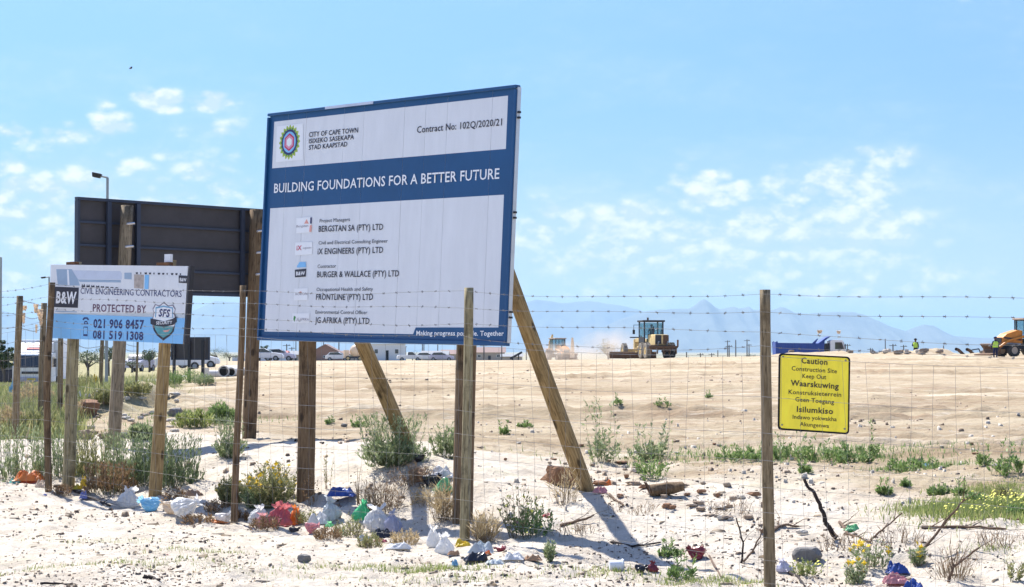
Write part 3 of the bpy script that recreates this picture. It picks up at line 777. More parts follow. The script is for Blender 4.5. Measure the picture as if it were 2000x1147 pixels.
    pl([(318, 646), (326, 645), (333, 643), (328, 648), (322, 649)], 'salmon_print', 'shield', 6)
    text(rt, 'SFS', 309.5, 618, 332, 619.5, 14.5, yf - .0062, M['navy'], .03, .2)
    pl([(294, 622), (303, 624), (320, 628), (337, 623), (344.5, 618), (345, 629), (338, 635), (320, 638.5), (302, 636), (294, 633)], 'ink', 'shield_ribbon', 7)
    text(rt, 'SECURITY', 305, 634, 336, 633, 6.2, yf - .0074, M['textwhite'], .02)
    # frame edge and brackets
    MB().box((TR.x + .012, yf + .02, (TR.z + BR.z) / 2), (.018, .05, TR.z - BR.z), rot=(0, math.atan2(TR.x - BR.x, TR.z - BR.z), 0)).build('side_rail', M['steel_dark'], rt)
    MB().box(((TL.x + TR.x) / 2, yf + .03, (TL.z + TR.z) / 2 - .012), (TR.x - TL.x - .02, .03, .02), rot=(0, -math.atan2(TR.z - TL.z, TR.x - TL.x), 0)).build('top_rail', M['rust'], rt)
    mi = rootmat(rt).inverted()
    for px0, r0, px1, r1, sd in ((135, 905, 150, 512, 21), (304, 950, 333, 508, 22)):
        q = on_plane(rt, px1, r1, 0.01); a = on_plane(rt, px0, r0, .01)
        wp = rootmat(rt) @ a; g = g1(wp.x, wp.y); a2 = mi @ Vector((wp.x, wp.y, g - .2))
        a2.y = .01; d = q - a; a2 = a + d * ((a2.z - a.z) / d.z)
        pole('post', a2, q, .058, .052, M['wood_tan'] if sd == 22 else M['wood_olive'], rt, .004, seed=sd)
    p = on_plane(rt, 334, 509, 0); MB().box((p.x, -.03, p.z + .018), (.075, .03, .07)).build('white_box', M['truck_white'], rt)
    p = on_plane(rt, 330, 518, 0); MB().box((p.x, -.05, p.z + .0), (.16, .05, .035)).build('bracket', M['rust'], rt)
    p = on_plane(rt, 150, 516, 0); MB().box((p.x, -.05, p.z + .0), (.12, .05, .03)).build('bracket', M['rust'], rt)
small_sign()

# ------------------------------------------------------------------ dark board seen from the back
def back_board():
    th = math.atan2(.73, .68)
    rt = empty('notice_board', (-3.42, 21.35, .45), (0, 0, th), 'wide dark notice board seen from the back, behind the contractor board', 'sign board')
    mi = rootmat(rt).inverted()
    yf = .12
    L0 = on_plane(rt, 151, 392, yf); R0 = on_plane(rt, 560, 411, yf); B0 = on_plane(rt, 420, 576, yf)
    x0, x1, zt, zb = L0.x, R0.x, (L0.z + R0.z) / 2, B0.z; print('back', L0, R0, B0)
    n = 4; h = (zt - zb) / n
    for i in range(n):
        MB().box(((x0 + x1) / 2, yf + .01 + .002 * (i % 2), zb + h * (i + .5)), (x1 - x0, .012, h - .004)).build('sheet', M['board_back'], rt)
        if i: 
            MB().box(((x0 + x1) / 2, yf - .012, zb + h * i), (x1 - x0 - .03, .024, .022)).build('rail', M['blue_steel'], rt)
    for z in (zt, zb): MB().box(((x0 + x1) / 2, yf - .004, z), (x1 - x0 + .03, .055, .03)).build('frame_bar', M['blue_steel'], rt)
    for x in (x0, x1): MB().box((x, yf - .003, (zt + zb) / 2), (.03, .055, zt - zb - .035)).build('frame_bar', M['blue_steel'], rt)
    for px in (209, 266, 470): 
        p = on_plane(rt, px, 450, yf); MB().box((p.x, yf - .032, (zt + zb) / 2), (.05, .03, zt - zb - .035)).build('upright', M['blue_steel'], rt)
    for pt, rt0, pb, rb, w, sd in ((248, 402, 222, 880, .075, 31), (500, 410, 487, 865, .086, 32)):
        q = on_plane(rt, pt, rt0, .0); a = on_plane(rt, pb, rb, .0)
        wp = rootmat(rt) @ a; g = g1(wp.x, wp.y); a = a + (q - a) * ((g - .2 - wp.z) / ((rootmat(rt) @ q).z - wp.z))
        a.y = .0; pole('post', a, q, w, w * .96, M['wood_grey'] if sd == 31 else M['wood_brown'], rt, .004, seed=sd, oval=.85)
        for k in (1, 2, 3):
            x = a.x + (q.x - a.x) * ((zb + h * k - a.z) / (q.z - a.z))
            MB().tube((x - .05, -w - .006, zb + h * k - .012), (x + .05, -w * .9 - .008, zb + h * k), .012, n=6).build('bolt', M['alu'], rt)
back_board()

# ------------------------------------------------------------------ wire fence
FD = Vector((-.68, .73, 0)); FP = Vector((1.54, 12.1, 0))
def fence_bay(root, A, B, topA, topB, barbs, seed, rows=9):
    """wire mesh between two posts: A, B ground points (Vector), topA/B = height of the mesh top"""
    rg = random.Random(seed); mb = MB(); Ln = (B - A).length; n = max(4, int(Ln / .15))
    dirv = (B - A) / Ln; nrm = Vector((dirv.y, -dirv.x, 0)).normalized()
    if nrm.y > 0: nrm = -nrm
    def pt(s, k):
        x, y = A.x + dirv.x * s, A.y + dirv.y * s
        lo = A.z + (B.z - A.z) * s / Ln + .03; hi = topA + (topB - topA) * s / Ln
        w = .02 * math.sin(s * 1.7 + seed + k * 3) + .010 * math.sin(s * 5 + seed * 2)
        sag = -.025 * math.sin(math.pi * s / Ln) * (k > .5)
        dx = .015 * math.sin(k * 5 + s * 7 + seed)
        return Vector((x + dirv.x * dx, y + dirv.y * dx, lo + (hi - lo) * k + sag)) + nrm * (w * .7 + .075)
    ks = [0, .1, .2, .31, .42, .54, .66, .82, 1.0][:rows]
    for k in ks: mb.path([pt(Ln * i / 14, k) for i in range(15)], .0013, 3)
    for i in range(n + 1):
        s = Ln * i / n
        mb.path([pt(s, k) for k in ks], .0010, 3)
    mb.build('wire_mesh', M['wire'], root)
def strand(root, pts, seed, r=.0013):
    rg = random.Random(seed); mb = MB(); full = []
    for a, b in zip(pts[:-1], pts[1:]):
        Ln = (b - a).length; n = int(Ln / .14)
        sag = rg.uniform(.0, .05); ph = rg.uniform(0, 6)
        for i in range(n):
            t = i / n; p = a.lerp(b, t); p = p + Vector((0, 0, -sag * 4 * t * (1 - t) + .006 * math.sin(t * 9 + ph)))
            full.append(p)
            if i:
                c = p
                for q in range(3):
                    d = Vector((rg.uniform(-1, 1), rg.uniform(-1, 1), rg.uniform(-1, 1))).normalized() * .012
                    mb.tube(c - d, c + d, .0017, .0007, 3, caps=False)
                mb.tube(c - (b - a).normalized() * .009, c + (b - a).normalized() * .009, .0036, n=4)
    full.append(pts[-1])
    mb.path(full, r, 3); mb.build('barbed_wire', M['wire'], root)
def wire_fence():
    rt = empty('wire_fence', (0, 0, 0), (0, 0, 0), 'barbed wire and mesh fence on timber poles in front of the sign boards', 'fence')
    posts = []
    spec = [(-2.8, 2333, 566, 2345, .034), (0, 1497, 566, 1504, .034), (2.74, 914, 562, 906, .034), (5.54, 467, 558, 457, .027), (8.47, 105, 552, 97, .031), (10.4, None, 0, 0, .034)]
    for i, (t, px, row, pxb, r) in enumerate(spec):
        c = FP + FD * t
        if px is None:
            x, y = c.x, c.y; g = g1(x, y); b = Vector((x, y, g - .3)); tp = Vector((x, y, g + 1.78)); bx = (x, y)
        else:
            tp = P(px, row, c.y); bb = P(pxb, 1000, c.y); g = g1(bb.x, c.y); b = Vector((bb.x, c.y, g - .3))
        crook = .02 if i in (3, 4) else .005
        pole('post', b, tp, r * 1.08, r * .95, (M['wood_fence'], M['wood_fence'], M['wood_olive'], M['wood_brown'], M['wood_brown'], M['wood_fence'])[i], rt, crook, n=12, rings=20, seed=40 + i)
        posts.append((Vector((b.x, b.y, g)), tp))
    offs = [-.03, -.135, -.245, -.345]
    nr = Vector((-.73, -.68, 0)) * .05
    for k, o_ in enumerate(offs):
        strand(rt, [tp + Vector((0, 0, o_ + rnd.uniform(-.012, .012))) + nr for _, tp in posts], 60 + k)
    for i in range(len(posts) - 1):
        fence_bay(rt, posts[i][0], posts[i + 1][0], posts[i][1].z - .40, posts[i + 1][1].z - .40, 0, i)
    return posts
FPOSTS = wire_fence()
def far_fence():
    rt = empty('boundary_fence', (0, 0, 0), (0, 0, 0), 'boundary fence running away beside the road on the left, rags caught on its wires', 'fence')
    pts = [(-100, 21.0, 575), (38, 22.8, 578), (86, 25.4, 592), (121, 28.6, 600), (150, 32, 610), (200, 40, 625), (240, 52, 642), (268, 66, 655)]
    ps = []
    for i, (px, y, row) in enumerate(pts):
        tp = P(px, row, y); g = g1(tp.x, y)
        pole('post', (tp.x - .03, y, g - .2), tp, .042, .038, M['wood_fence'], rt, .008, n=8, rings=10, seed=70 + i)
        ps.append((Vector((tp.x, y, g)), tp))
    for k, o_ in enumerate((-.05, -.2, -.35, -.5)):
        strand(rt, [tp + Vector((0, -.05, o_ + rnd.uniform(-.03, .03))) for _, tp in ps], 90 + k, .002)
    for i in range(4): fence_bay(rt, ps[i][0], ps[i + 1][0], ps[i][1].z - .62, ps[i + 1][1].z - .62, 0, 20 + i, 9)
    return ps
FAR = far_fence()

# ------------------------------------------------------------------ yellow caution sign
def caution():
    y = 11.86; c = P(1590, 769, y)
    th = math.atan2(-.70, .68)
    rt = empty('caution_sign', (c.x, c.y, c.z - .23), (0, math.radians(2.6), th), 'yellow caution sign with black border and text in three languages, tied to the fence mesh', 'sign')
    yf = -.03
    def rounded(pts, k):
        out = []
        n = len(pts)
        for i in range(n):
            p = Vector(pts[i]); a = Vector(pts[i - 1]); b = Vector(pts[(i + 1) % n])
            for t in range(5):
                s = t / 4; q0 = p + (a - p).normalized() * k; q1 = p + (b - p).normalized() * k
                out.append(tuple(q0.lerp(p, s).lerp(p.lerp(q1, s), s)))
        return out
    co = [(1521.5, 690), (1661, 697), (1658.5, 849), (1519.5, 839.5)]
    inn = [(1525, 693.3), (1657.5, 700), (1655.5, 845.3), (1523, 836)]
    plate(rt, rounded(co, 8), yf + .004, M['black'], 'border_sheet', .004)
    plate(rt, rounded(inn, 6), yf - .0012, M['yellow'], 'face_sheet', .0008)
    for s, a, ra, b, rb, cap, bd in (('Caution', 1565, 709.5, 1616, 713, 11, .025), ('Construction Site', 1546, 723.5, 1634.5, 729.5, 8.5, .012), ('Keep Out', 1567, 738.5, 1613.5, 741, 8.5, .012),
                                   ('Waarskuwing', 1544, 753, 1638, 760, 11, .025), ('Konstruksieterrein', 1540, 769.5, 1643, 775.5, 8.5, .012), ('Geen Toegang', 1553, 784, 1629, 789.5, 8.5, .012),
                                   ('Isilumkiso', 1556, 804.5, 1627, 809, 11, .025), ('Indawo yokwakha', 1548, 818, 1634, 823, 8, .012), ('Akungenwa', 1562, 832, 1619, 836, 8, .012)):
        text(rt, s, a, ra, b, rb, cap, yf - .0032, M['brownink'], bd)
    for px, r in ((1530, 697), (1652, 704), (1650, 838), (1528, 830)):
        p = on_plane(rt, px, r, yf - .003); MB().tube((p.x, yf, p.z), (p.x, yf - .008, p.z), .005, n=8).build('tie', M['wire'], rt)
caution()
# ------------------------------------------------------------------ mountains
def mountains():
    pts = [(-900, 640), (-500, 600), (-200, 615), (0, 606), (60, 622), (120, 641), (220, 650), (330, 640), (370, 612), (420, 588), (470, 592), (540, 604), (620, 632), (720, 655), (880, 648), (960, 622),
           (1000, 600), (1045, 585), (1100, 592), (1150, 588), (1210, 596), (1250, 606)]
    near = [(1080, 700), (1150, 652), (1210, 624), (1265, 608), (1290, 605), (1325, 603.5), (1345, 604), (1357, 597), (1366, 589), (1376, 584.5), (1386, 590), (1396, 599), (1406, 605), (1420, 602), (1434, 599), (1442, 603), (1452, 602), (1463, 598.5), (1471, 605), (1490, 606),
            (1512, 604), (1524, 599.5), (1536, 603), (1552, 611), (1580, 613), (1625, 609), (1665, 610), (1690, 616), (1712, 626), (1740, 638), (1768, 646), (1788, 640), (1806, 634), (1824, 636), (1842, 646), (1862, 656), (1890, 659), (1960, 662), (2060, 655), (2200, 640), (2600, 630), (3100, 650)]
    for nm, prof, D, lab in (('mountain_range', near, 13000, 'sharp peak and broken ridge, pale blue in the haze at right'), ('mountain_range', pts, 17000, 'fainter long blue mountain slope on the left horizon')):
        px = np.arange(prof[0][0], prof[-1][0], 4.0)
        row = np.interp(px, [p[0] for p in prof], [p[1] for p in prof])
        row = row + 1.6 * fbm(px * .06, px * 0, 5, 4)
        H = (685 - row) / F * D + EYE
        nd = 26; vs = []
        for k in range(nd):
            t = k / (nd - 1); back = 0
            y = D - 2200 * t; x = (px - 1000) / F * D * (1 - .04 * t)
            h = H * (1 - t) ** 1.25 * (1 + .5 * t * fbm(px * .03 + 7, px * 0 + t * 5, 9, 4)) + 90 * t * (1 - t) * fbm(px * .05, px * 0 + t * 7, 19, 4) - 60 * t
            vs.append(np.stack([x, np.full_like(x, y), h], -1))
        vs.insert(0, np.stack([(px - 1000) / F * D * 1.03, np.full_like(px, D + 1800), np.full_like(px, -90.0)], -1)); nd += 1
        v = np.stack(vs).reshape(-1, 3); idx = np.arange(nd * len(px)).reshape(nd, -1)
        f = np.stack([idx[:-1, :-1], idx[:-1, 1:], idx[1:, 1:], idx[1:, :-1]], -1).reshape(-1, 4)
        o = np_mesh(nm, v, f, M['mountain'], smooth=True); tag(o, lab, kind='structure')
M['mountain'] = mat('mountain_rock', (.14, .15, .13), .95, var=.3, scale=.002)
mountains()
def haze():
    mb = MB(); mb.box((0, 12500, 300), (24000, 27500, 1200))
    b = MB(); x0, x1, y0, y1, z0, z1 = -16000, 16000, -300, 27500, -140, 375
    b.add([(x0,y0,z0),(x1,y0,z0),(x1,y1,z0),(x0,y1,z0),(x0,y0,z1),(x1,y0,z1),(x1,y1,z1),(x0,y1,z1)], [(0,3,2,1),(4,5,6,7),(0,1,5,4),(1,2,6,5),(2,3,7,6),(3,0,4,7)])
    m = bpy.data.materials.new('haze_air'); m.use_nodes = True; nt = m.node_tree; nt.nodes.remove(nt.nodes['Principled BSDF'])
    v = N(nt, 'ShaderNodeVolumePrincipled'); v.inputs['Color'].default_value = (.34, .54, .80, 1); v.inputs['Density'].default_value = HAZE; v.inputs['Anisotropy'].default_value = .1
    nt.links.new(v.outputs[0], nt.nodes['Material Output'].inputs['Volume'])
    o = b.build('haze', m); tag(o, 'thin pale blue air haze over the whole site', kind='stuff')
HAZE = 7.5e-5
haze()

# ------------------------------------------------------------------ vegetation
def np_plant(name, pos, h, w, ns=40, nl=20, leaf=.03, lw=.35, m='greygreen', stemm='stem', seed=0, up=.8, flowers=0, fm='flower', fs=.02, spike=0, lean=(0, 0), label=None, group=None, cat='plant', base=.12, parent=None, stemr=.0022, curl=.3):
    rg = np.random.default_rng(seed + 1000)
    rt = empty(name, pos, (0, 0, 0), label, cat, group)
    ang = rg.uniform(0, 2 * np.pi, ns); rad = np.sqrt(rg.uniform(0, 1, ns)) * w / 2
    hh = h * (1 - .45 * (rad / (w / 2)) ** 2) * rg.uniform(.6, 1.0, ns)
    if spike: hh = np.where(np.arange(ns) < spike, h * rg.uniform(.85, 1, ns), hh * .5)
    b0 = np.stack([np.cos(ang) * rad * base, np.sin(ang) * rad * base, np.full(ns, -.02)], -1)
    tip = np.stack([np.cos(ang) * rad + lean[0] * hh, np.sin(ang) * rad + lean[1] * hh, hh], -1)
    wob = rg.normal(0, 1, (ns, 3)) * w * .06
    def path(s, t):
        t = t[..., None]; c = b0[s] * (1 - t) + tip[s] * t
        c = c + wob[s] * np.sin(t * 3.1 + 0) ; c[..., 0] -= (tip[s][..., 0] - b0[s][..., 0]) * curl * (t[..., 0] * (1 - t[..., 0])); c[..., 1] -= (tip[s][..., 1] - b0[s][..., 1]) * curl * (t[..., 0] * (1 - t[..., 0]))
        return c
    K = 5; ts = np.linspace(0, 1, K); si = np.repeat(np.arange(ns), K); tt = np.tile(ts, ns)
    c = path(si, tt).reshape(ns, K, 3); r = stemr * (1 - .7 * ts)[None, :, None]
    tri = np.array([[1, 0, 0], [-.5, .87, 0], [-.5, -.87, 0]])
    v = (c[:, :, None, :] + tri[None, None] * r[..., None]).reshape(-1, 3)
    f = []
    base_i = (np.arange(ns) * K * 3)[:, None]
    for k in range(K - 1):
        for j in range(3):
            f.append(np.concatenate([base_i + k * 3 + j, base_i + k * 3 + (j + 1) % 3, base_i + (k + 1) * 3 + (j + 1) % 3, base_i + (k + 1) * 3 + j], 1))
    np_mesh('stems', v, np.concatenate(f), M[stemm], rt)
    n = ns * nl
    if n:
        s = rg.integers(0, ns, n); t = rg.uniform(.12, 1, n) ** .8
        p = path(s, t); sc = leaf * rg.uniform(.55, 1.2, n) * (1.15 - .5 * t)
        d = rg.normal(0, 1, (n, 3)); d[:, 2] = np.abs(d[:, 2]) * .6 + up; out = p.copy(); out[:, 2] = 0
        d += out / (w + 1e-6) * 1.2; d /= np.linalg.norm(d, axis=1)[:, None]
        sd = np.cross(d, rg.normal(0, 1, (n, 3))); sd /= np.linalg.norm(sd, axis=1)[:, None] + 1e-9
        p = p + sd * sc[:, None] * .2 * rg.uniform(-1, 1, (n, 1))
        q = np.stack([p, p + d * sc[:, None] * .5 + sd * sc[:, None] * lw / 2, p + d * sc[:, None], p + d * sc[:, None] * .5 - sd * sc[:, None] * lw / 2], 1)
        np_mesh('leaves', q.reshape(-1, 3), np.arange(n * 4).reshape(-1, 4), M[m], rt)
    if flowers:
        s = rg.integers(0, ns, flowers); t = rg.uniform(.8, 1.02, flowers); p = path(s, t) + np.array([0, 0, fs * .5]); mb = MB()
        for c_ in p:
            nv = Vector(rg.normal(0, 1, 3)); nv.z = abs(nv.z) + .4; nv.y -= .8; nv.normalize(); a = nv.orthogonal().normalized(); b = nv.cross(a)
            C = Vector(c_); vs = [C + nv * fs * .15] + [C + (a * math.cos(k * math.pi / 4) + b * math.sin(k * math.pi / 4)) * fs * (1 if k % 2 else .55) for k in range(8)]
            mb.add(vs, [(0, 1 + k, 1 + (k + 1) % 8) for k in range(8)])
        mb.build('flowers', M[fm], rt)['kind'] = 'stuff'
    return rt
PXM = lambda p: F / p.y                          # pixels per metre at a point
def veg(px, row, hpx, wpx, label, name='weed', cat='plant', **kw):
    p = G(px, row); k = PXM(p)
    kw.setdefault('seed', int(px * 7 + row))
    return np_plant(name, p, hpx / k, wpx / k, label=label, cat=cat, **kw)

# grey-green bushes along the fence
veg(768, 908, 100, 150, 'dense grey-green bush left of the foot of the left wooden strut', 'bush', 'bush', ns=240, nl=24, leaf=.05, lw=.26, m='greygreen', base=.4, up=1.5, spike=80)
veg(872, 893, 72, 76, 'looser grey-green bush right of the foot of the left wooden strut', 'bush', 'bush', ns=60, nl=20, leaf=.05, lw=.28, m='greygreen', base=.4, up=1.2)
veg(447, 893, 82, 84, 'rounded green bush between two posts behind the fence', 'bush', 'bush', ns=80, nl=22, leaf=.05, lw=.28, m='greygreen', base=.3, up=1.3, spike=30)
for i, (px, row, hp, wp, mm, lab) in enumerate([
    (30, 935, 95, 120, 'greygreen', 'tall feathery bush at the far left, behind the orange bag'),
    (112, 930, 80, 90, 'greygreen', 'feathery green bush behind the leftmost fence post'),
    (185, 928, 75, 90, 'olive', 'yellowish bush between the contractor board posts, left half'),
    (245, 938, 85, 90, 'greygreen', 'green bush right of centre between the contractor board posts'),
    (292, 945, 80, 70, 'darkbush', 'dark green bush behind the right post of the contractor board'),
    (350, 950, 90, 85, 'darkbush', 'dark spiky bush just right of the contractor board post'),
    (215, 962, 50, 95, 'brownleaf', 'low brown dying scrub in front of the contractor board')]):
    if mm == 'darkbush' and 'darkbush' not in M: M['darkbush'] = leaf_mat('dark_bush_leaves', (.07, .11, .05), (.22, .28, .14), (.34, .36, .2))
    veg(px, row, hp * 1.12, wp * 1.15, lab, 'bush', 'bush', ns=120, nl=20, leaf=.055, lw=.22, m=mm, base=.75, up=2.0, spike=60)
veg(530, 988, 92, 130, 'olive shrub dotted with yellow flowers beside the left sign post', 'flowering_shrub', 'shrub', ns=150, nl=34, leaf=.04, m='olive', base=.4, flowers=46, fs=.022)
veg(448, 985, 60, 60, 'low olive shrub just left of the crooked fence post', 'shrub', 'shrub', ns=70, nl=30, leaf=.04, m='olive', base=.5, flowers=6, fs=.02)
veg(498, 992, 50, 60, 'small shrub at the right of the crooked fence post', 'shrub', 'shrub', ns=60, nl=30, leaf=.04, m='greygreen', base=.5, flowers=8, fs=.02)
veg(612, 985, 80, 50, 'dead thin stalks beside the left sign post', 'dead_stalks', 'plant', ns=14, nl=10, leaf=.03, m='brownleaf', stemm='drystem', base=.5)
veg(640, 955, 95, 40, 'single dry stalk behind the rubbish in the middle', 'dead_stalks', 'plant', ns=6, nl=14, leaf=.03, m='olive', stemm='drystem', base=.5)
veg(700, 985, 95, 50, 'bent bare stems above the blue rag', 'dead_stalks', 'plant', ns=6, nl=2, leaf=.03, m='brownleaf', stemm='drystem', base=.3, stemr=.005)
# dry brush around the shadow of the left strut
veg(745, 1000, 85, 110, 'tangle of dry straw-coloured twigs left of the strut shadow', 'dry_brush', 'dry brush', ns=120, nl=5, leaf=.07, lw=.1, m='twigs', stemm='drystem', base=.6, curl=.8)
veg(812, 945, 45, 120, 'dry thorny brush at the foot of the left strut', 'dry_brush', 'dry brush', ns=110, nl=4, leaf=.07, lw=.1, m='twigs', stemm='drystem', base=.6, curl=.8)
veg(868, 1015, 85, 70, 'dry straw grass just left of the pair of posts', 'dry_grass', 'dry grass', ns=90, nl=5, leaf=.12, lw=.07, m='straw', stemm='drystem', base=.6, curl=.5)
veg(945, 1058, 62, 65, 'dry grass tuft at the right of the pair of posts', 'dry_grass', 'dry grass', ns=90, nl=5, leaf=.12, lw=.07, m='straw', stemm='drystem', base=.5, curl=.5)
veg(1015, 1050, 120, 95, 'tall dry shrub with a few yellow flowers in front of the cleared field', 'flowering_shrub', 'shrub', ns=44, nl=9, leaf=.04, m='olive', stemm='drystem', base=.4, flowers=16, fs=.014, fm='flower_pale')
veg(1045, 1048, 75, 90, 'green yellow-flowered weed left of the right strut shadow', 'flowering_weed', 'weed', ns=34, nl=15, leaf=.045, m='green', base=.5, flowers=18, fs=.014, fm='flower_pale')
veg(1105, 985, 80, 70, 'sparse dry grass under the brown clod', 'dry_grass', 'dry grass', ns=40, nl=4, leaf=.12, lw=.06, m='straw', stemm='drystem', base=.6, curl=.5)
veg(1075, 1098, 45, 34, 'small dark weed in front of the sign shadow', 'weed', 'weed', ns=24, nl=20, leaf=.035, m='greygreen', base=.3)
veg(1178, 902, 128, 85, 'tall spiky green weed with one high stem behind the right strut', ns=30, nl=17, leaf=.06, m='greygreen', spike=9, base=.5)
veg(1272, 898, 80, 100, 'bushy green weed right of the tall spiky weed', ns=38, nl=18, leaf=.06, m='greygreen', spike=9, base=.5)
veg(1272, 935, 52, 80, 'looser green weed above the broken log', ns=26, nl=18, leaf=.05, m='green', base=.5)
for px, row, hp, wp, lab in [(1440, 898, 26, 110, 'low green weeds left of the caution sign post'), (1545, 895, 52, 110, 'leafy green weeds right behind the caution sign post'), (1615, 900, 46, 100, 'leafy green weeds below the caution sign'),
                             (1668, 903, 34, 70, 'small weeds under the lower right corner of the caution sign'), (1698, 892, 82, 34, 'upright weed stalk right of the caution sign'),
                             (1783, 915, 16, 110, 'flat mat of bright green weed on the earth'), (1727, 966, 36, 26, 'lone small upright weed on bare sand'), (1768, 950, 16, 18, 'tiny weed right of the lone upright weed'),
                             (1576, 925, 34, 26, 'tiny weed left below the caution sign'), (1921, 910, 44, 24, 'small upright weed at the right edge of the earth bank'), (1965, 928, 70, 70, 'bushy weed with a tall stalk at the right edge'),
                             (1835, 966, 20, 45, 'dark low weed left of the yellow-green patch'), (1876, 968, 32, 24, 'dark small plant poking out of the yellow-green patch'),
                             (1330, 1130, 52, 64, 'dark leafy weed in front of the maroon bag'), (1305, 1085, 32, 50, 'small green weed left of the maroon bag'),
                             (1208, 790, 24, 22, 'tiny weed on the field, nearest the right strut'), (1385, 778, 16, 20, 'tiny far weed in the middle of the field'), (1296, 793, 16, 36, 'tiny flat weed on the open field'),
                             (1024, 835, 14, 30, 'tiny weed right of the pair of posts'), (985, 850, 30, 18, 'tiny upright weed right of the pair of posts'), (700, 835, 26, 30, 'tiny weed above the grey-green bush'), (645, 828, 14, 18, 'smallest weed on the field left of the strut')]:
    veg(px, row, hp, wp, lab, ns=max(12, int(wp * .4)), nl=17, leaf=.055 if row < 980 else .045, m='green', base=.8, spike=max(2, int(wp / 12)))
for px, row, hp, wp, m_, lab in [(365, 748, 34, 60, 'green', 'green bush below the small dark billboard'), (335, 752, 30, 45, 'green', 'green bush left under the small dark billboard'), (398, 752, 24, 40, 'greygreen', 'green bush right of the small dark billboard'),
                             (380, 835, 36, 76, 'lime', 'yellow-green weed on the pale earth at left'), (432, 828, 46, 52, 'green', 'light weed on the earth left of the crooked fence post'), (266, 772, 26, 60, 'olive', 'olive weeds on the rubble bank'),
                             (205, 790, 34, 50, 'olive', 'rough weeds left on the rubble bank'), (165, 765, 40, 60, 'olive', 'dry olive weeds behind the left board post'), (275, 858, 30, 50, 'greygreen', 'small weed between board posts on pale rubble'),
                             (20, 850, 60, 80, 'straw', 'tall yellow dry grass at the far left edge'), (70, 855, 62, 80, 'olive', 'dry grass clump left of the leftmost fence post'), (60, 800, 60, 90, 'straw', 'pale dry grass clump further back at the left'), (150, 815, 34, 70, 'straw', 'straw grass behind the left board post')]:
    veg(px, row, hp, wp, lab, 'weed' if m_ != 'straw' else 'dry_grass', 'plant', ns=80, nl=22, leaf=.09, lw=.2, m=m_, base=.8, up=1.4)
for px, row, hp, wp, m_, lab in [(425, 1000, 26, 60, 'brownleaf', 'low brown scrub behind the large white sack'), (385, 1022, 22, 70, 'brownleaf', 'brown scrub in front of the large white sack'), (470, 1015, 20, 40, 'brownleaf', 'brown scrub at the foot of the crooked fence post'),
        (520, 1035, 34, 60, 'brownleaf', 'brown stalks over the red bag'), (600, 1020, 26, 50, 'olive', 'low weeds behind the orange bag'), (682, 1050, 46, 60, 'olive', 'weedy brown scrub in front of the green bag'), (722, 1070, 30, 50, 'olive', 'low scrub below the large white shopping bag'),
        (640, 1052, 24, 60, 'brownleaf', 'brown scrub beside the crushed teal tin'), (790, 1062, 30, 60, 'straw', 'straw tuft right of the lilac bag'), (345, 975, 22, 60, 'brownleaf', 'brown litter scrub at the foot of the right board post'), (120, 965, 20, 50, 'brownleaf', 'brown scrub right of the leftmost fence post'), (830, 985, 40, 70, 'straw', 'dry straw behind the strut shadow')]:
    veg(px, row, hp, wp, lab, 'scrub', 'scrub', ns=46, nl=12, leaf=.04, lw=.2, m=m_, stemm='drystem', base=.8)
for px, row, hp, wp, lab in [(1655, 1070, 30, 120, 'tangle of thin dark twigs around the forked branch'), (1420, 1000, 22, 120, 'scattered dry twigs on the sand bank'), (1760, 1060, 34, 130, 'dry twigs lying between the daisies and the leaning branch'), (1950, 1060, 26, 110, 'fine dry twigs at the right edge'), (1240, 1000, 16, 110, 'dry twigs right of the strut shadow'), (1120, 1040, 20, 100, 'dry twigs left of the strut shadow tip')]:
    veg(px, row, hp, wp, lab, 'dry_brush', 'dry brush', ns=46, nl=2, leaf=.06, lw=.1, m='twigs', stemm='drystem', base=.9, curl=1.2, stemr=.003)
for px, row, hp, wp, m_, lab in [(1905, 985, 26, 50, 'green', 'leafy weed inside the yellow-green patch, left'), (1962, 975, 24, 50, 'olive', 'olive weed at the back of the yellow-green patch'), (1990, 1012, 26, 50, 'green', 'leafy weed at the front right of the yellow-green patch')]:
    veg(px, row, hp, wp, lab, 'weed', 'weed', ns=30, nl=18, leaf=.05, m=m_, base=.8, flowers=14, fs=.012, fm='flower_pale')
# flowering daisies in the right foreground
for px, row, hp, wp, nf, lab in [(1700, 1110, 75, 90, 12, 'yellow daisies above the blue and pink rubbish'), (1672, 1140, 55, 50, 6, 'small yellow daisy left of the blue and pink rubbish'), (1792, 1105, 40, 40, 6, 'yellow daisy plant right of the blue and pink rubbish')]:
    veg(px, row, hp, wp, lab, 'daisy', 'flower', ns=26, nl=16, leaf=.04, m='greygreen', stemm='drystem', base=.4, flowers=nf, fs=.022)
veg(1980, 1135, 60, 40, 'thin sprouting weed at the lower right edge', ns=10, nl=14, leaf=.04, m='olive', base=.4)
veg(1862, 1130, 70, 120, 'dry leafless twigs at the lower right', 'dry_brush', 'dry brush', ns=60, nl=3, leaf=.06, lw=.1, m='twigs', stemm='drystem', base=.5, curl=.6)
veg(1575, 1125, 34, 60, 'pale green sprouts beside the grey stone', ns=30, nl=14, leaf=.03, m='lime', base=.6, flowers=6, fs=.01, fm='flower_pale')

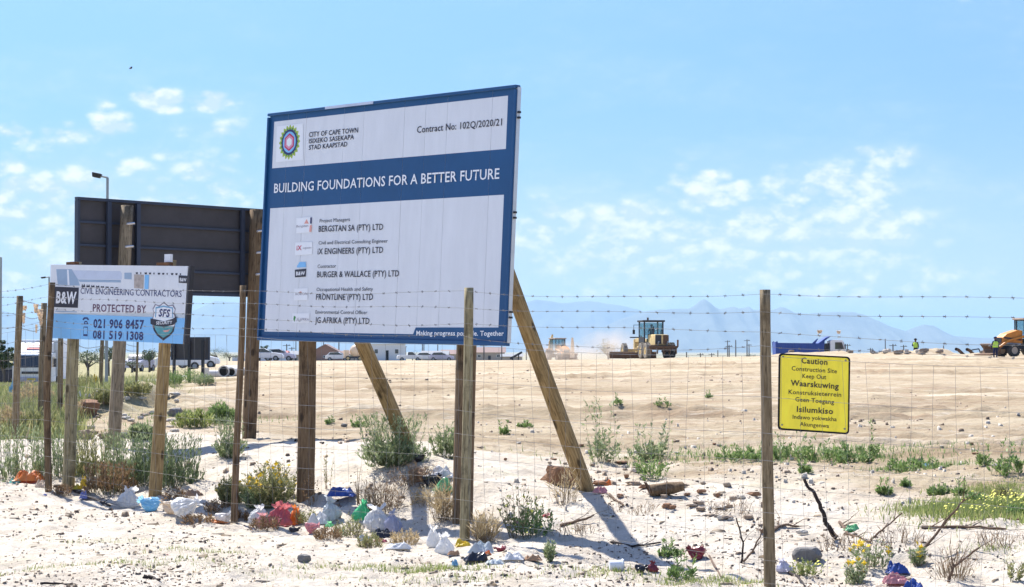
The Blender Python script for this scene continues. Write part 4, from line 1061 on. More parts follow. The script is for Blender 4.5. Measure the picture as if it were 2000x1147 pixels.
M['meadow'] = leaf_mat('meadow_grass', (.16, .18, .06), (.34, .36, .15), (.55, .46, .26))
def blades(name, label, boxes, m, flowers=None):
    """ground cover nobody could count: boxes = (px, row, half width m, half depth m, height, count)"""
    vs = []; 
    rg = np.random.default_rng(5)
    for px, row, wx, wy, h, n in boxes:
        c = G(px, row)
        x = c.x + rg.normal(0, .5, n) * wx; y = c.y + rg.normal(0, .5, n) * wy
        if m == 'meadow':
            pxx = 1000 + F * x / y; kk = (y > 13) & (pxx < np.where(y > 34, 330, 150) + rg.normal(0, 18, n)); x, y = x[kk], y[kk]; n = len(x)
        z = gz(x, y)
        a = rg.uniform(0, 2 * np.pi, n); hh = h * rg.uniform(.4, 1.1, n); ww = hh * rg.uniform(.05, .12, n) * (1 if h > .15 else 1.9)
        lx = rg.normal(0, .35, n) * hh; ly = rg.normal(0, .35, n) * hh
        b = np.stack([x, y, z - .01], -1); s = np.stack([np.cos(a) * ww, np.sin(a) * ww, 0 * a], -1); t = np.stack([x + lx, y + ly, z + hh], -1)
        md = (b + t) / 2 + s * .6
        vs.append(np.stack([b - s * .5, b + s * .5, md, t], 1).reshape(-1, 3))
    v = np.concatenate(vs)
    o = np_mesh(name, v, np.arange(len(v)).reshape(-1, 4), M[m]); return tag(o, label, 'ground cover', kind='stuff')
blades('ground_cover', 'yellow-green low flowering cover on the bank at right', [(1930, 995, .55, .5, .05, 9000), (1985, 995, .5, .6, .06, 8000), (1860, 992, .35, .25, .035, 2500), (1950, 960, .4, .4, .04, 2000)], 'lime')
blades('grass', 'rough meadow grass beside the road at left', [(60, 760, 7, 12, .22, 16000), (10, 790, 3.5, 5, .25, 9000), (60, 820, 2.6, 2.6, .28, 7000), (150, 790, 2.5, 5, .25, 5000), (230, 770, 3, 6, .22, 3500), (110, 748, 9, 8, .3, 9000), (60, 850, 1.6, 1.6, .25, 5000)], 'meadow')
blades('creeping_grass', 'thin creeping grass streaks on the white sand', [(800, 1112, .5, .12, .03, 500), (700, 1114, .6, .1, .03, 350), (860, 1112, .35, .1, .035, 500), (300, 1105, .5, .15, .03, 350), (60, 1115, .5, .2, .03, 300), (400, 1080, .4, .12, .03, 300),
       (1180, 1118, .4, .2, .035, 450), (1420, 1135, .3, .15, .035, 500), (900, 1130, .5, .1, .03, 300), (200, 1060, .6, .15, .025, 250), (560, 1125, .8, .2, .025, 300), (1940, 1075, .3, .15, .03, 300), (1330, 1140, .3, .1, .03, 300)], 'lime')
blades('field_grass', 'sparse sprouting grass on the cleared earth', [(1480, 888, 1.6, .9, .06, 1200), (1640, 893, 1.2, .5, .06, 900), (1800, 913, .5, .2, .05, 700), (1300, 880, 1.2, 1, .05, 250), (370, 815, 1.2, 1.2, .07, 500)], 'green')
def petals():
    rg = np.random.default_rng(8); mb = MB()
    for px, row, wx, wy, h, n in [(1955, 990, .25, .3, .06, 60), (1900, 1005, .3, .2, .05, 35), (1990, 985, .3, .5, .07, 70), (1600, 1120, .1, .1, .05, 10), (1080, 1050, .3, .3, .1, 14)]:
        c = G(px, row)
        for _ in range(n):
            x, y = c.x + rg.normal(0, .5) * wx, c.y + rg.normal(0, .5) * wy; z = g1(x, y) + h * rg.uniform(.5, 1.3); r = .009 * rg.uniform(.5, 1.3)
            mb.add([(x - r, y, z), (x, y - r, z + .3 * r), (x + r, y, z + r), (x, y + r, z + r)], [(0, 1, 2, 3)])
    tag(mb.build('blossoms', M['flower_pale']), 'pale yellow blossoms scattered over the green cover at right', 'flowers', kind='stuff')
petals()

# ------------------------------------------------------------------ litter flakes, chips and twigs scattered on the sand (uncountable)
def litter():
    rg = np.random.default_rng(21)
    def scatter(n, region, s0, s1, aspect, hgt, m, name, lab, seed, thr=.0, sc=1.1):
        px = rg.uniform(region[0], region[1], n * 3); row = rg.uniform(region[2], region[3], n * 3)
        # ground points by the flat-ground depth, then dropped on the terrain
        y = (EYE - .12) * F / (row - 685); x = (px - 1000) / F * y
        d = fbm(x * sc, y * sc, seed, 4, .6) > thr
        x, y = x[d][:n], y[d][:n]; n = len(x); z = gz(x, y)
        s = s0 * (s1 / s0) ** (rg.uniform(0, 1, n) ** 2.2); a = rg.uniform(0, np.pi, n)
        ca, sa = np.cos(a), np.sin(a); w = s * aspect * rg.uniform(.5, 1.2, n); hh = hgt * s * rg.uniform(.3, 1, n)
        tilt = rg.normal(0, .25, (n, 4)) * hh[:, None]
        jit = rg.uniform(.6, 1.1, (n, 4))
        C = np.stack([x, y, z], -1)
        ux = np.stack([ca, sa, 0 * a], -1); uy = np.stack([-sa, ca, 0 * a], -1)
        top = []; bot = []
        for k, (i, j) in enumerate(((-1, -1), (1, -1), (1, 1), (-1, 1))):
            o = ux * (i * s * .5 * jit[:, k])[:, None] + uy * (j * w * .5 * jit[:, k])[:, None]
            t = C + o * .75; t[:, 2] += hh + tilt[:, k]; top.append(t); b = C + o; b[:, 2] -= .004; bot.append(b)
        v = np.stack(bot + top, 1).reshape(-1, 3); b8 = (np.arange(n) * 8)[:, None]
        f = np.concatenate([b8 + np.array(q)[None] for q in ((4, 5, 6, 7), (0, 1, 5, 4), (1, 2, 6, 5), (2, 3, 7, 6), (3, 0, 4, 7))])
        tag(np_mesh(name, v, f, M[m]), lab, 'debris', kind='stuff')
    scatter(8000, (-60, 2060, 985, 1175), .004, .05, .22, .3, 'litter_dark', 'dark_litter', 'small dark chips and leaf litter on the white sand', 3, .12, 1.7)
    scatter(3800, (-60, 2060, 1000, 1175), .007, .036, .5, .5, 'litter_tan', 'tan_litter', 'small tan clods and straw bits on the white sand', 5, .02)
    scatter(900, (-60, 2060, 1000, 1175), .03, .12, .07, .12, 'litter_tan', 'straw_bits', 'fine straws lying on the sand', 9, -.1)
    scatter(1700, (0, 2000, 800, 1010), .012, .08, .6, .5, 'litter_brown', 'field_clods', 'brown clods scattered on the cleared earth', 11, .02, .5)
    scatter(500, (900, 2000, 850, 1030), .012, .075, .6, .6, 'stone_pale', 'pale_chips', 'pale stone chips on the bank', 12, .0, .8)
    scatter(1100, (1150, 2050, 930, 1080), .006, .045, .3, .4, 'litter_dark', 'bank_litter', 'dark twigs and chips along the sand bank at right', 14, .04, .8)
    scatter(900, (300, 1700, 715, 800), .03, .16, .6, .4, 'litter_brown', 'far_clods', 'small clods on the distant part of the field', 13, .05, .12)
M['litter_dark'] = leaf_mat('dark_litter', (.04, .03, .025), (.20, .14, .10), trans=.0)
M['litter_tan'] = leaf_mat('tan_litter', (.16, .12, .08), (.42, .34, .25), trans=.0)
M['litter_brown'] = leaf_mat('brown_litter', (.12, .08, .05), (.33, .24, .16), trans=.0)
litter()

# ------------------------------------------------------------------ stones and rubble
def rock(px, row, wpx, hpx, m, label, name='stone', cat='stone', seed=0, group=None, angular=.35, depth=.8):
    p = G(px, row); k = PXM(p); w, h = wpx / k, hpx / k
    bm = bmesh.new(); bmesh.ops.create_icosphere(bm, subdivisions=3, radius=.5)
    off = Vector((seed * 3.7, px * .013, row * .017))
    for v in bm.verts:
        n = v.co.normalized(); c = mnoise.noise(n * 1.6 + off) * angular * 1.3 + mnoise.noise(n * 4 + off) * angular * .4
        q = n * (.5 + c * .5); q.x = max(-.43, min(.43, q.x * 1.15)); q.z = max(-.3, min(.42, q.z * 1.15)); v.co = q
    R = Euler((0, rnd.uniform(-.25, .25), rnd.uniform(0, 3))).to_matrix()
    for v in bm.verts: v.co = R @ Vector((v.co.x, v.co.y, v.co.z)); v.co = Vector((v.co.x * w * 1.1, v.co.y * w * depth, v.co.z * h * 1.25))
    me = bpy.data.meshes.new(name); bm.to_mesh(me); bm.free(); me.materials.append(M[m])
    o = link(name, me, None, p + Vector((0, 0, h * .38))); return tag(o, label, cat, group)
rock(1095, 948, 64, 40, 'stone_red', 'mottled brown clod left of the right strut foot', 'earth_clod', 'clod', 3, angular=.3)
rock(1577, 1095, 50, 28, 'stone_grey', 'smooth grey stone lying on white sand right of the caution sign post', 'stone', 'stone', 4, angular=.15)
rock(594, 1097, 24, 15, 'stone_grey', 'small grey stone alone on the white foreground sand', 'stone', 'stone', 5, angular=.2)
rock(174, 812, 36, 32, 'stone_red', 'pointed reddish rock behind the left board post', 'stone', 'stone', 6)
rock(292, 856, 24, 26, 'stone', 'tan boulder left of the right board post', 'stone', 'stone', 7)
rock(343, 812, 26, 16, 'stone_grey', 'grey rock on the earth right of the board posts', 'stone', 'stone', 8)
rock(165, 858, 26, 18, 'stone', 'tan stone right behind the left board post', 'stone', 'stone', 9)
rock(250, 856, 34, 12, 'stone_grey', 'flat dark stone between the board posts', 'stone', 'stone', 10)
rock(205, 856, 22, 12, 'stone', 'flat brown stone near the left foot of the grey post', 'stone', 'stone', 12)
rock(210, 790, 16, 14, 'stone_red', 'small orange-brown rock on the rubble bank', 'stone', 'stone', 13)
rock(672, 834, 12, 7, 'stone_grey', 'small black stone on the field', 'stone', 'stone', 14)
for i in range(34):
    rr = random.Random(i + 500); px, row = rr.uniform(150, 345), rr.uniform(768, 850)
    rock(px, row, rr.uniform(8, 20), rr.uniform(4, 8), rr.choice(['stone', 'stone_pale', 'stone_pale', 'stone_pale']), 'small stone in the rubble spread behind the contractor board', 'rubble_stone', 'stone', i, 'stones in the rubble behind the contractor board')
for i in range(42):
    rr = random.Random(i + 900); t = rr.uniform(0, 1); px = 1180 + 330 * t + rr.gauss(0, 25); row = 935 + 75 * t + rr.gauss(0, 22)
    rock(px, row, rr.uniform(7, 24), rr.uniform(4, 9), rr.choice(['stone', 'stone', 'stone_red', 'stone_pale']), 'small stone on the broken sand bank right of the strut', 'bank_stone', 'stone', i, 'stones on the sand bank right of the strut')
for i in range(44):
    rr = random.Random(i + 1500); px, row = rr.uniform(880, 1990), rr.uniform(862, 925)
    rock(px, row, rr.uniform(5, 12), rr.uniform(3, 5), rr.choice(['stone', 'stone_pale', 'stone_red']), 'small clod lying on the cleared field', 'field_stone', 'stone', i, 'clods on the cleared field')
for i in range(40):
    rr = random.Random(i + 1900); px = rr.choice([rr.uniform(1690, 1990), rr.uniform(1330, 1990)]); row = rr.uniform(686, 693)
    rock(px, row, rr.uniform(5, 15), rr.uniform(3, 8), rr.choice(['stone', 'stone_pale', 'stone_grey']), 'block of rubble along the crest of the field', 'crest_stone', 'stone', i, 'rubble blocks along the crest')
# ------------------------------------------------------------------ sticks and branches
def stick(pts, r, m, label, name='stick', cat='stick', lift=0, branches=0, seed=0):
    """pts = (px, row, height above ground in px) along the stick"""
    base = G(pts[0][0], pts[0][1] + pts[0][2]); out = []
    for px, row, hh in pts:
        g = base if hh else G(px, row)
        out.append(P(px, row, g.y) if hh else g + Vector((0, 0, r * .8)))
    rg = random.Random(seed); o0 = out[0]; mb = MB(); L = []
    for a, b in zip(out[:-1], out[1:]):
        for k in range(5): L.append(a.lerp(b, k / 5) + Vector((rg.gauss(0, 1), rg.gauss(0, 1), rg.gauss(0, 1))) * r * .22)
    L.append(out[-1]); n = len(L)
    for i in range(n - 1): mb.tube(L[i] - o0, L[i + 1] - o0, r * (1 - .5 * i / n), r * (1 - .5 * (i + 1) / n), 7)
    for k in range(branches):
        i = rg.randrange(1, n - 1); d = (L[i] - L[i - 1]).normalized() + Vector((rg.uniform(-1, 1), rg.uniform(-1, 1), rg.uniform(-.1, .9))) * .8
        q = L[i] + d.normalized() * rg.uniform(.05, .15); mb.tube(L[i] - o0, q - o0, r * .4, r * .15, 5)
        mb.tube(q - o0, q - o0 + (d + Vector((rg.uniform(-.6, .6), 0, rg.uniform(-.3, .6)))).normalized() * .1, r * .2, r * .08, 4)
    return tag(mb.build(name, M[m], None, smooth=True, loc=o0), label, cat)
stick([(1632, 1056, 0), (1615, 1020, 36), (1598, 975, 82), (1570, 935, 122)], .019, 'char', 'charred black stick leaning up out of the sand right of the caution sign post', seed=2)
stick([(1640, 1025, 0), (1655, 1045, 0), (1700, 1062, 0)], .012, 'stick', 'brown forked branch beside the yellow daisies', branches=6, seed=3)
stick([(1700, 1058, 0), (1722, 1035, 18), (1762, 1002, 45)], .008, 'stick', 'thin slanting branch above the yellow daisies', branches=2, seed=4)
stick([(1800, 1080, 0), (1830, 1042, 30), (1862, 1000, 66), (1885, 975, 85)], .010, 'stick', 'long pale branch leaning in front of the green patch', branches=5, seed=5)
stick([(1852, 1140, 0), (1862, 1108, 20), (1912, 1070, 45)], .011, 'stick', 'bent dark branch standing in the lower right', branches=6, seed=6)
stick([(1850, 1008, 0), (1910, 1012, 0), (1998, 1019, 0)], .010, 'stick', 'long straight stick lying below the green patch', branches=2, seed=7)
stick([(1800, 1034, 0), (1880, 1032, 0), (1965, 1038, 0)], .012, 'stick', 'crooked dark stick lying across the sand at right', branches=4, seed=8)
stick([(1448, 1104, 0), (1452, 1060, 46), (1438, 1012, 92)], .008, 'char', 'thin dark upright twig left of the caution sign post', branches=1, seed=9)
stick([(1452, 1100, 0), (1470, 1078, 26), (1492, 1030, 70)], .008, 'stick', 'slanting twig touching the caution sign post', branches=2, seed=10)
stick([(1372, 1068, 0), (1390, 1098, 0), (1408, 1130, 0)], .009, 'stick', 'thin stick lying right of the maroon bag', seed=11)
stick([(1095, 1030, 0), (1140, 1015, 4), (1160, 1006, 4)], .012, 'stick', 'dry stick left of the right strut shadow', branches=3, seed=12)
stick([(1195, 1062, 0), (1235, 1070, 0), (1290, 1063, 0)], .010, 'char', 'dark twig at the tip of the strut shadow', branches=2, seed=13)
stick([(1540, 1120, 0), (1560, 1132, 0), (1572, 1150, 0)], .010, 'char', 'dark stick at the bottom edge beside the caution sign post', seed=14)
stick([(1510, 1040, 0), (1530, 1028, 0), (1560, 1032, 0)], .012, 'stick', 'brown twig lying right of the caution sign post', branches=4, seed=15)
stick([(80, 1142, 0), (110, 1143, 0), (148, 1146, 0)], .008, 'char', 'black twig at the lower left corner', seed=16)
stick([(282, 1130, 0), (296, 1129, 4), (312, 1136, 0)], .014, 'char', 'black curled chip on the lower left sand', seed=17)
stick([(1190, 970, 0), (1200, 978, 0), (1218, 990, 0)], .012, 'stick', 'small forked stick behind the right strut shadow', branches=2, seed=18)
stick([(108, 952, 0), (150, 965, 0), (215, 992, 0)], .016, 'char', 'dark root lying from the leftmost fence post', branches=6, seed=19)
stick([(575, 862, 0), (600, 872, 3), (632, 868, 0)], .018, 'char', 'black lump of wood at the end of the notice board shadow', branches=4, seed=20)
# ------------------------------------------------------------------ rubbish: every bag, rag and carton its own thing
def bag(px, row, wpx, hpx, m, label, name='plastic_bag', cat='plastic bag', ears=0, flat=0, crump=.6, seed=None, dep=.75, up=0, tilt=0):
    """row = where it touches the ground; tall ones stand gathered at a knot, middling ones lie on their side, low ones are crumpled film"""
    ratio = hpx / wpx
    if (ratio < .62 or wpx < 17) and name in ('plastic_bag', 'paper_scrap', 'rag', 'packet'): return rag(px, row + hpx * .12, wpx * 1.1, hpx, m, label, name, cat, up, seed)
    p = G(px, row); k = PXM(p); w, h = wpx * 1.04 / k, hpx * 1.0 / k; seed = seed or int(px * 3 + row)
    rg = random.Random(seed); off = Vector((seed * .37 % 50, seed * .11 % 50, 5.3)); na = 72 if wpx > 30 else 40; nt_ = 30 if wpx > 30 else 18
    hard = name in ('bottle_cap', 'brick_piece', 'cardboard_piece', 'crushed_tin')
    tp = [0, .035, .12, .3, .55, .74, .82, .9, 1.0]; rp = [.02, .6, .95, 1.05, .8, .42, .16, .26, .42] if not hard else [.02, .7, 1, 1, .95, .9, .8, .5, .02]
    nf = rg.randint(7, 11); f0 = rg.uniform(0, 6); V = []; lean = rg.uniform(-.35, .35)
    for i in range(nt_):
        t = i / (nt_ - 1); R0 = float(np.interp(t, tp, rp)); pl = (.05 + .34 * t ** 1.5) * (0 if hard else 1)
        for j in range(na):
            a = 2 * math.pi * j / na; c, s = math.cos(a), math.sin(a)
            wv = mnoise.noise(Vector((c * 1.2, s * 1.2, t * 1.5)) + off)
            fold = abs(math.sin(nf * a * .5 + f0 + 1.6 * wv + t * 1.2)) - .5
            cr = abs(mnoise.noise(Vector((c * 3, s * 3, t * 4)) + off)) + .5 * abs(mnoise.noise(Vector((c * 7, s * 7, t * 9)) + off))
            r = R0 * (1 + .5 * wv + pl * fold - crump * .55 * cr)
            if t > .82 and not hard: r *= 1 + .5 * math.sin(2 * a + f0)
            z = t * (1 + .25 * mnoise.noise(Vector((c * 1.5, s * 1.5, 7)) + off)) - .06 * cr
            V.append(Vector((r * c * .5 + lean * t * t * .5, r * s * .5 * dep, max(z, 0))))
    if ratio < .8 and not hard:
        M3 = Euler((0, rg.choice((-1, 1)) * 1.15, 0)).to_matrix(); V = [M3 @ v for v in V]
    zs = [v.z for v in V]; xs = [v.x for v in V]; z0, z1, x0, x1 = min(zs), max(zs), min(xs), max(xs)
    sx, sz = w / (x1 - x0), h / (z1 - z0); V = [Vector(((v.x - (x0 + x1) / 2) * sx, v.y * sx, (v.z - z0) * sz - .015)) for v in V]
    fs = [(i * na + j, i * na + (j + 1) % na, (i + 1) * na + (j + 1) % na, (i + 1) * na + j) for i in range(nt_ - 1) for j in range(na)]
    me = bpy.data.meshes.new(name); me.from_pydata([tuple(v) for v in V], [], fs); me.materials.append(M[m])
    me.polygons.foreach_set('use_smooth', [True] * len(fs))
    o = link(name, me, None, p + Vector((0, 0, up / k))); return tag(o, label, cat)
def rag(px, row, wpx, hpx, m, label, name='rag', cat='rag', up=0, seed=None, hang=False, y=None):
    """crumpled sheet with thickness; hang = caught on the fence at depth y"""
    p = P(px, row, y) if hang else G(px, row); k = PXM(p); w, h = wpx / k, hpx / k; seed = seed or int(px + row * 3); off = seed * .73
    n = 22; mb = MB(); vs = []
    for j in range(n):
        for i in range(n):
            u, v = i / (n - 1), j / (n - 1)
            e = 1 + .28 * mnoise.noise(Vector((u * 3, v * 3, off)))
            x = (u - .5) * w * e + .08 * w * mnoise.noise(Vector((v * 5, off, u))); 
            rid = .25 + abs(mnoise.noise(Vector((u * 3, v * 3, off)))) + .3 * abs(mnoise.noise(Vector((u * 7, v * 7, off))))
            if hang: vs.append((x * (1 - .4 * v), (rid - .3) * w * .6, -v * h * e))
            else: vs.append((x, (v - .5) * w * .8 * e, h * (.08 + 1.1 * rid * (1 - (2 * u - 1) ** 4) * (1 - (2 * v - 1) ** 4))))
    fs = [(j * n + i, j * n + i + 1, (j + 1) * n + i + 1, (j + 1) * n + i) for j in range(n - 1) for i in range(n - 1)]
    o = mb.add(vs, fs).build(name, M[m], None, loc=p + Vector((0, 0, up / k)))
    s = o.modifiers.new('thickness', 'SOLIDIFY'); s.thickness = .002
    return tag(o, label, cat)
B = bag
B(57, 938, 56, 26, 'bag_orange', 'crumpled orange bag under the bushes at far left', crump=.75)
B(30, 945, 22, 14, 'bag_teal', 'small teal bag beside the orange bag')
B(22, 918, 18, 14, 'bag_clear', 'pale clear bag in the bush at far left')
B(82, 950, 26, 14, 'bag_cream', 'off-white bag at the foot of the leftmost fence post')
B(152, 930, 30, 28, 'bag_clear', 'clear crumpled bag under the contractor board', ears=.3)
B(164, 950, 12, 26, 'bag_yellow', 'upright yellow wrapper under the contractor board')
B(150, 955, 18, 9, 'bag_yellow', 'small flat yellow wrapper left of the violet one', flat=1)
B(164, 975, 16, 16, 'bag_violet', 'small violet bag on the sand at left')
B(252, 990, 44, 44, 'bag_white', 'white bag standing left of the sky-blue bag', crump=.6)
B(290, 998, 46, 34, 'bag_sky', 'sky-blue crumpled bag between two white sacks', crump=.45)
B(330, 1003, 40, 30, 'bag_cream', 'cream sack right of the sky-blue bag', crump=.4)
B(366, 1010, 62, 48, 'bag_white', 'large white sack with a dirty brown top, left of the crooked fence post', crump=.6, ears=.1)
B(378, 990, 30, 14, 'cardboard', 'brown scrap lying on top of the large white sack', 'paper_scrap', 'scrap', up=22)
rag(425, 1022, 40, 6, 'bag_orange', 'flat orange scrap left of the crooked fence post foot', 'paper_scrap', 'scrap')
B(440, 1020, 40, 26, 'bag_white', 'white bag leaning behind the crooked fence post')
B(505, 1022, 42, 42, 'bag_white', 'dirty white bag right of the crooked fence post', crump=.6)
B(545, 1028, 52, 52, 'bag_red', 'red and pink bag in the rubbish pile', crump=.7, ears=.5)
B(516, 1028, 36, 30, 'bag_pink', 'faded pink bag left of the red bag', crump=.6)
B(579, 1024, 26, 44, 'bag_orange', 'bright orange bag right of the red bag', crump=.7, ears=.4)
B(577, 1038, 26, 12, 'bag_black', 'black tray in front of the orange bag', 'food_tray', 'tray')
B(612, 1040, 32, 24, 'bag_pink', 'pink striped wrapper in front of the orange bag', crump=.7)
B(648, 1015, 40, 52, 'bag_clear', 'tall crumpled clear bag under the blue rag', crump=.6, ears=.3)
B(622, 1022, 40, 22, 'bag_white', 'low white wrapper between the clear bag and the pink wrapper', crump=.6)
rag(668, 980, 52, 20, 'bag_blue', 'bright blue rag lying on top of the clear bag', up=10)
B(644, 1030, 20, 16, 'bag_palegreen', 'small pale green wrapper below the clear bag')
B(708, 1016, 42, 46, 'bag_green', 'bright green bag bulging between the clear and white bags', crump=.35)
B(738, 1036, 56, 56, 'bag_white', 'large white shopping bag right of the green bag', crump=.55, ears=.4)
B(768, 1040, 36, 52, 'bag_lilac', 'lilac-grey bag behind the large white shopping bag', crump=.5, ears=.5)
B(748, 1050, 38, 22, 'bag_black', 'black bag in front of the large white shopping bag', crump=.6)
B(742, 1058, 22, 8, 'bag_red', 'small crimson scrap below the black bag', 'paper_scrap', 'scrap')
B(661, 1045, 22, 18, 'bag_teal', 'dull teal tin among the weeds', 'crushed_tin', 'tin')
B(712, 1055, 24, 14, 'bag_clear', 'clear wrapper under the green bag')
B(778, 1070, 42, 14, 'bag_white', 'flat white bag on the sand right of the pile')
B(846, 1066, 26, 46, 'bag_white', 'thin white bag standing left of the pair of posts', crump=.5, ears=.5)
B(868, 1080, 38, 46, 'bag_white', 'rounded white bag at the foot of the pair of posts', crump=.45, ears=.3)
B(889, 1105, 11, 13, 'bag_sky', 'small blue wrapper on the sand below the pair of posts')
B(885, 1084, 20, 10, 'cardboard', 'brown scrap beside the rounded white bag', 'paper_scrap', 'scrap')
B(905, 1066, 26, 14, 'bag_yellow', 'dull yellow wrapper at the foot of the pair of posts')
B(938, 1080, 44, 22, 'bag_clear', 'grey-white bag right of the pair of posts', crump=.5)
B(928, 1094, 40, 18, 'bag_black', 'black scorched rubbish right of the pair of posts', crump=.8)
B(952, 1085, 14, 10, 'bag_orange', 'small orange peel right of the pair of posts', 'paper_scrap', 'scrap')
B(975, 1078, 26, 18, 'bag_maroon', 'maroon wrapper right of the grey-white bag', crump=.7)
B(1002, 1092, 38, 16, 'bag_white', 'white tissue right of the maroon wrapper', crump=.6)
B(967, 1100, 36, 12, 'bag_clear', 'pale wrapper in front of the maroon wrapper', crump=.6)
B(1040, 1094, 34, 12, 'cardboard', 'brown card scrap right of the white tissue', 'paper_scrap', 'scrap')
B(1253, 1118, 26, 20, 'bag_black', 'black wrapper right of the white cup', crump=.7)
B(1274, 1118, 26, 26, 'bag_maroon', 'black and red crumpled packet right of the white cup', 'packet', 'packet', crump=.8)
B(1356, 1090, 42, 30, 'bag_maroon', 'crumpled maroon bag on the sand left of the caution sign post', crump=.7, ears=.3)
B(1533, 1114, 34, 28, 'bag_lilac', 'pale grey bag at the foot of the caution sign post', crump=.35)
B(1752, 1118, 42, 24, 'bag_blue', 'deep blue rag on top of the rubbish at the bottom edge', 'rag', 'rag', crump=.8)
B(1750, 1138, 44, 22, 'bag_pink', 'pink and white wrapper below the deep blue rag', crump=.7)
B(1785, 1152, 40, 18, 'bag_blue', 'blue and white packet at the bottom edge', 'packet', 'packet', crump=.7)
B(1735, 1156, 60, 16, 'bag_cream', 'cream sheet at the bottom edge under the pink wrapper', crump=.5)
B(1664, 1036, 28, 14, 'bag_palegreen', 'pale turquoise scrap beside the forked branch', 'paper_scrap', 'scrap')
B(1068, 1012, 18, 14, 'bag_red', 'small bright red wrapper in the flowering weed')
B(1015, 1025, 18, 10, 'bag_pink', 'small pale pink wrapper in the tall dry shrub')
B(1172, 962, 26, 14, 'bag_pink', 'pink scrap at the foot of the right strut')
B(1186, 948, 14, 12, 'bag_orange', 'tiny orange-pink scrap beside the right strut foot')
B(866, 958, 36, 22, 'bag_palegreen', 'pale green bag half buried left of the pair of posts', crump=.5)
B(862, 932, 44, 22, 'bag_white', 'white and grey sheet behind the pale green bag', crump=.6)
B(848, 950, 44, 30, 'bag_black', 'black torn sheet at the foot of the left strut', crump=.8)
B(818, 940, 40, 30, 'cardboard', 'folded brown cardboard at the foot of the left strut', 'cardboard_piece', 'cardboard', crump=.7)
B(820, 902, 30, 22, 'bag_black', 'black plastic wrapped round the left strut foot', crump=.7)
B(327, 1084 - 0, 7, 6, 'bag_red', 'tiny red bottle cap on the white sand', 'bottle_cap', 'bottle cap', crump=.1)
B(88, 968, 8, 7, 'bag_violet', 'tiny blue cap on the sand right of the leftmost fence post', 'bottle_cap', 'bottle cap', crump=.1)
B(88, 830, 26, 24, 'bag_white', 'white bag in the grass left of the leftmost fence post', crump=.5)
B(60, 800, 32, 26, 'bag_yellow', 'yellow bag in the dry grass at left', crump=.6)
B(4, 806, 20, 16, 'bag_yellow', 'orange-yellow bag at the left edge')
B(118, 792, 24, 20, 'bag_green', 'green bag between fence posts at left', crump=.5)
B(95, 778, 12, 14, 'bag_sky', 'small light blue bag beside the green bag')
B(120, 826, 20, 16, 'bag_black', 'dark bag right of the leftmost fence post')
B(188, 752, 10, 20, 'bag_yellow', 'far yellow bag in the weeds under the contractor board')
B(152, 782, 14, 20, 'bag_white', 'far white bag right of the left board post')
B(22, 770, 8, 28, 'bag_sky', 'far pale blue strip of plastic in the meadow')
B(1808, 912, 14, 6, 'bag_sky', 'tiny pale blue scrap on the flat green weed')
B(263, 832, 16, 9, 'stone_red', 'small reddish brick piece on the pale rubble', 'brick_piece', 'brick', crump=.2)
B(682, 872, 12, 8, 'stone_red', 'small orange-brown lump on the field under the big sign', 'brick_piece', 'brick', crump=.2) if False else None
# white cup lying on the sand
def cup():
    p = G(1205, 1116); k = PXM(p); L = 30 / k; r = 11 / k
    rt = empty('plastic_cup', p + Vector((0, 0, r)), (0, 0, .12), 'white plastic cup lying on its side in front of the sign shadow', 'cup')
    n = 20; mb = MB(); prof = [(-L / 2, 0), (-L / 2, r * .86), (L * .32, r), (L * .34, r * 1.12), (L * .42, r * 1.12), (L * .43, r * .95), (L * .3, r * .9), (-L * .45, r * .76), (-L * .45, 0)]
    vs = [(x, q * math.cos(2 * math.pi * i / n), q * math.sin(2 * math.pi * i / n)) for i in range(n) for x, q in prof]; m_ = len(prof)
    mb.add(vs, [(i * m_ + j, ((i + 1) % n) * m_ + j, ((i + 1) % n) * m_ + j + 1, i * m_ + j + 1) for i in range(n) for j in range(m_ - 1)])
    mb.build('cup_body', M['truck_white'], rt, smooth=True)
    b = MB(); [b.tube((L * .36, r * 1.14 * math.cos(a), r * 1.14 * math.sin(a)), (L * .36, r * 1.14 * math.cos(a + .35), r * 1.14 * math.sin(a + .35)), .003, n=5) for a in [k * .349 for k in range(18)]]
    b.build('rim', M['bag_clear'], rt)
cup()
# broken log
def log():
    p = G(1302, 968); k = PXM(p)
    mb = MB(); rg = random.Random(4); n = 14; L = 68 / k; r = 15 / k; vs = []
    for i in range(9):
        t = i / 8
        for j in range(n):
            a = 2 * math.pi * j / n; rr = r * (1.05 - .45 * abs(t - .35)) * (1 + .25 * mnoise.noise(Vector((math.cos(a) * 1.5, math.sin(a) * 1.5, t * 4))))
            vs.append(((t - .5) * L + rr * .35 * mnoise.noise(Vector((a, t, 2))), rr * math.cos(a), rr * math.sin(a) * .8 + .1 * r))
    fs = [(i * n + j, i * n + (j + 1) % n, (i + 1) * n + (j + 1) % n, (i + 1) * n + j) for i in range(8) for j in range(n)] + [tuple(range(n)), tuple(8 * n + j for j in range(n))]
    rt = empty('broken_log', p + Vector((0, 0, r * .7)), (0, -.12, .25), 'short weathered brown log with a splintered end on the sand bank', 'log')
    mb.add(vs, fs).build('trunk_piece', M['wood_brown'], rt, smooth=True)
    s = MB(); [s.tube((-L * .48, rg.uniform(-1, 1) * r * .6, rg.uniform(-.2, .8) * r), (-L * .62, rg.uniform(-1, 1) * r * .6, rg.uniform(.4, 1.5) * r), .012, .003, 5) for _ in range(7)]
    s.build('splinters', M['stick'], rt)
log()
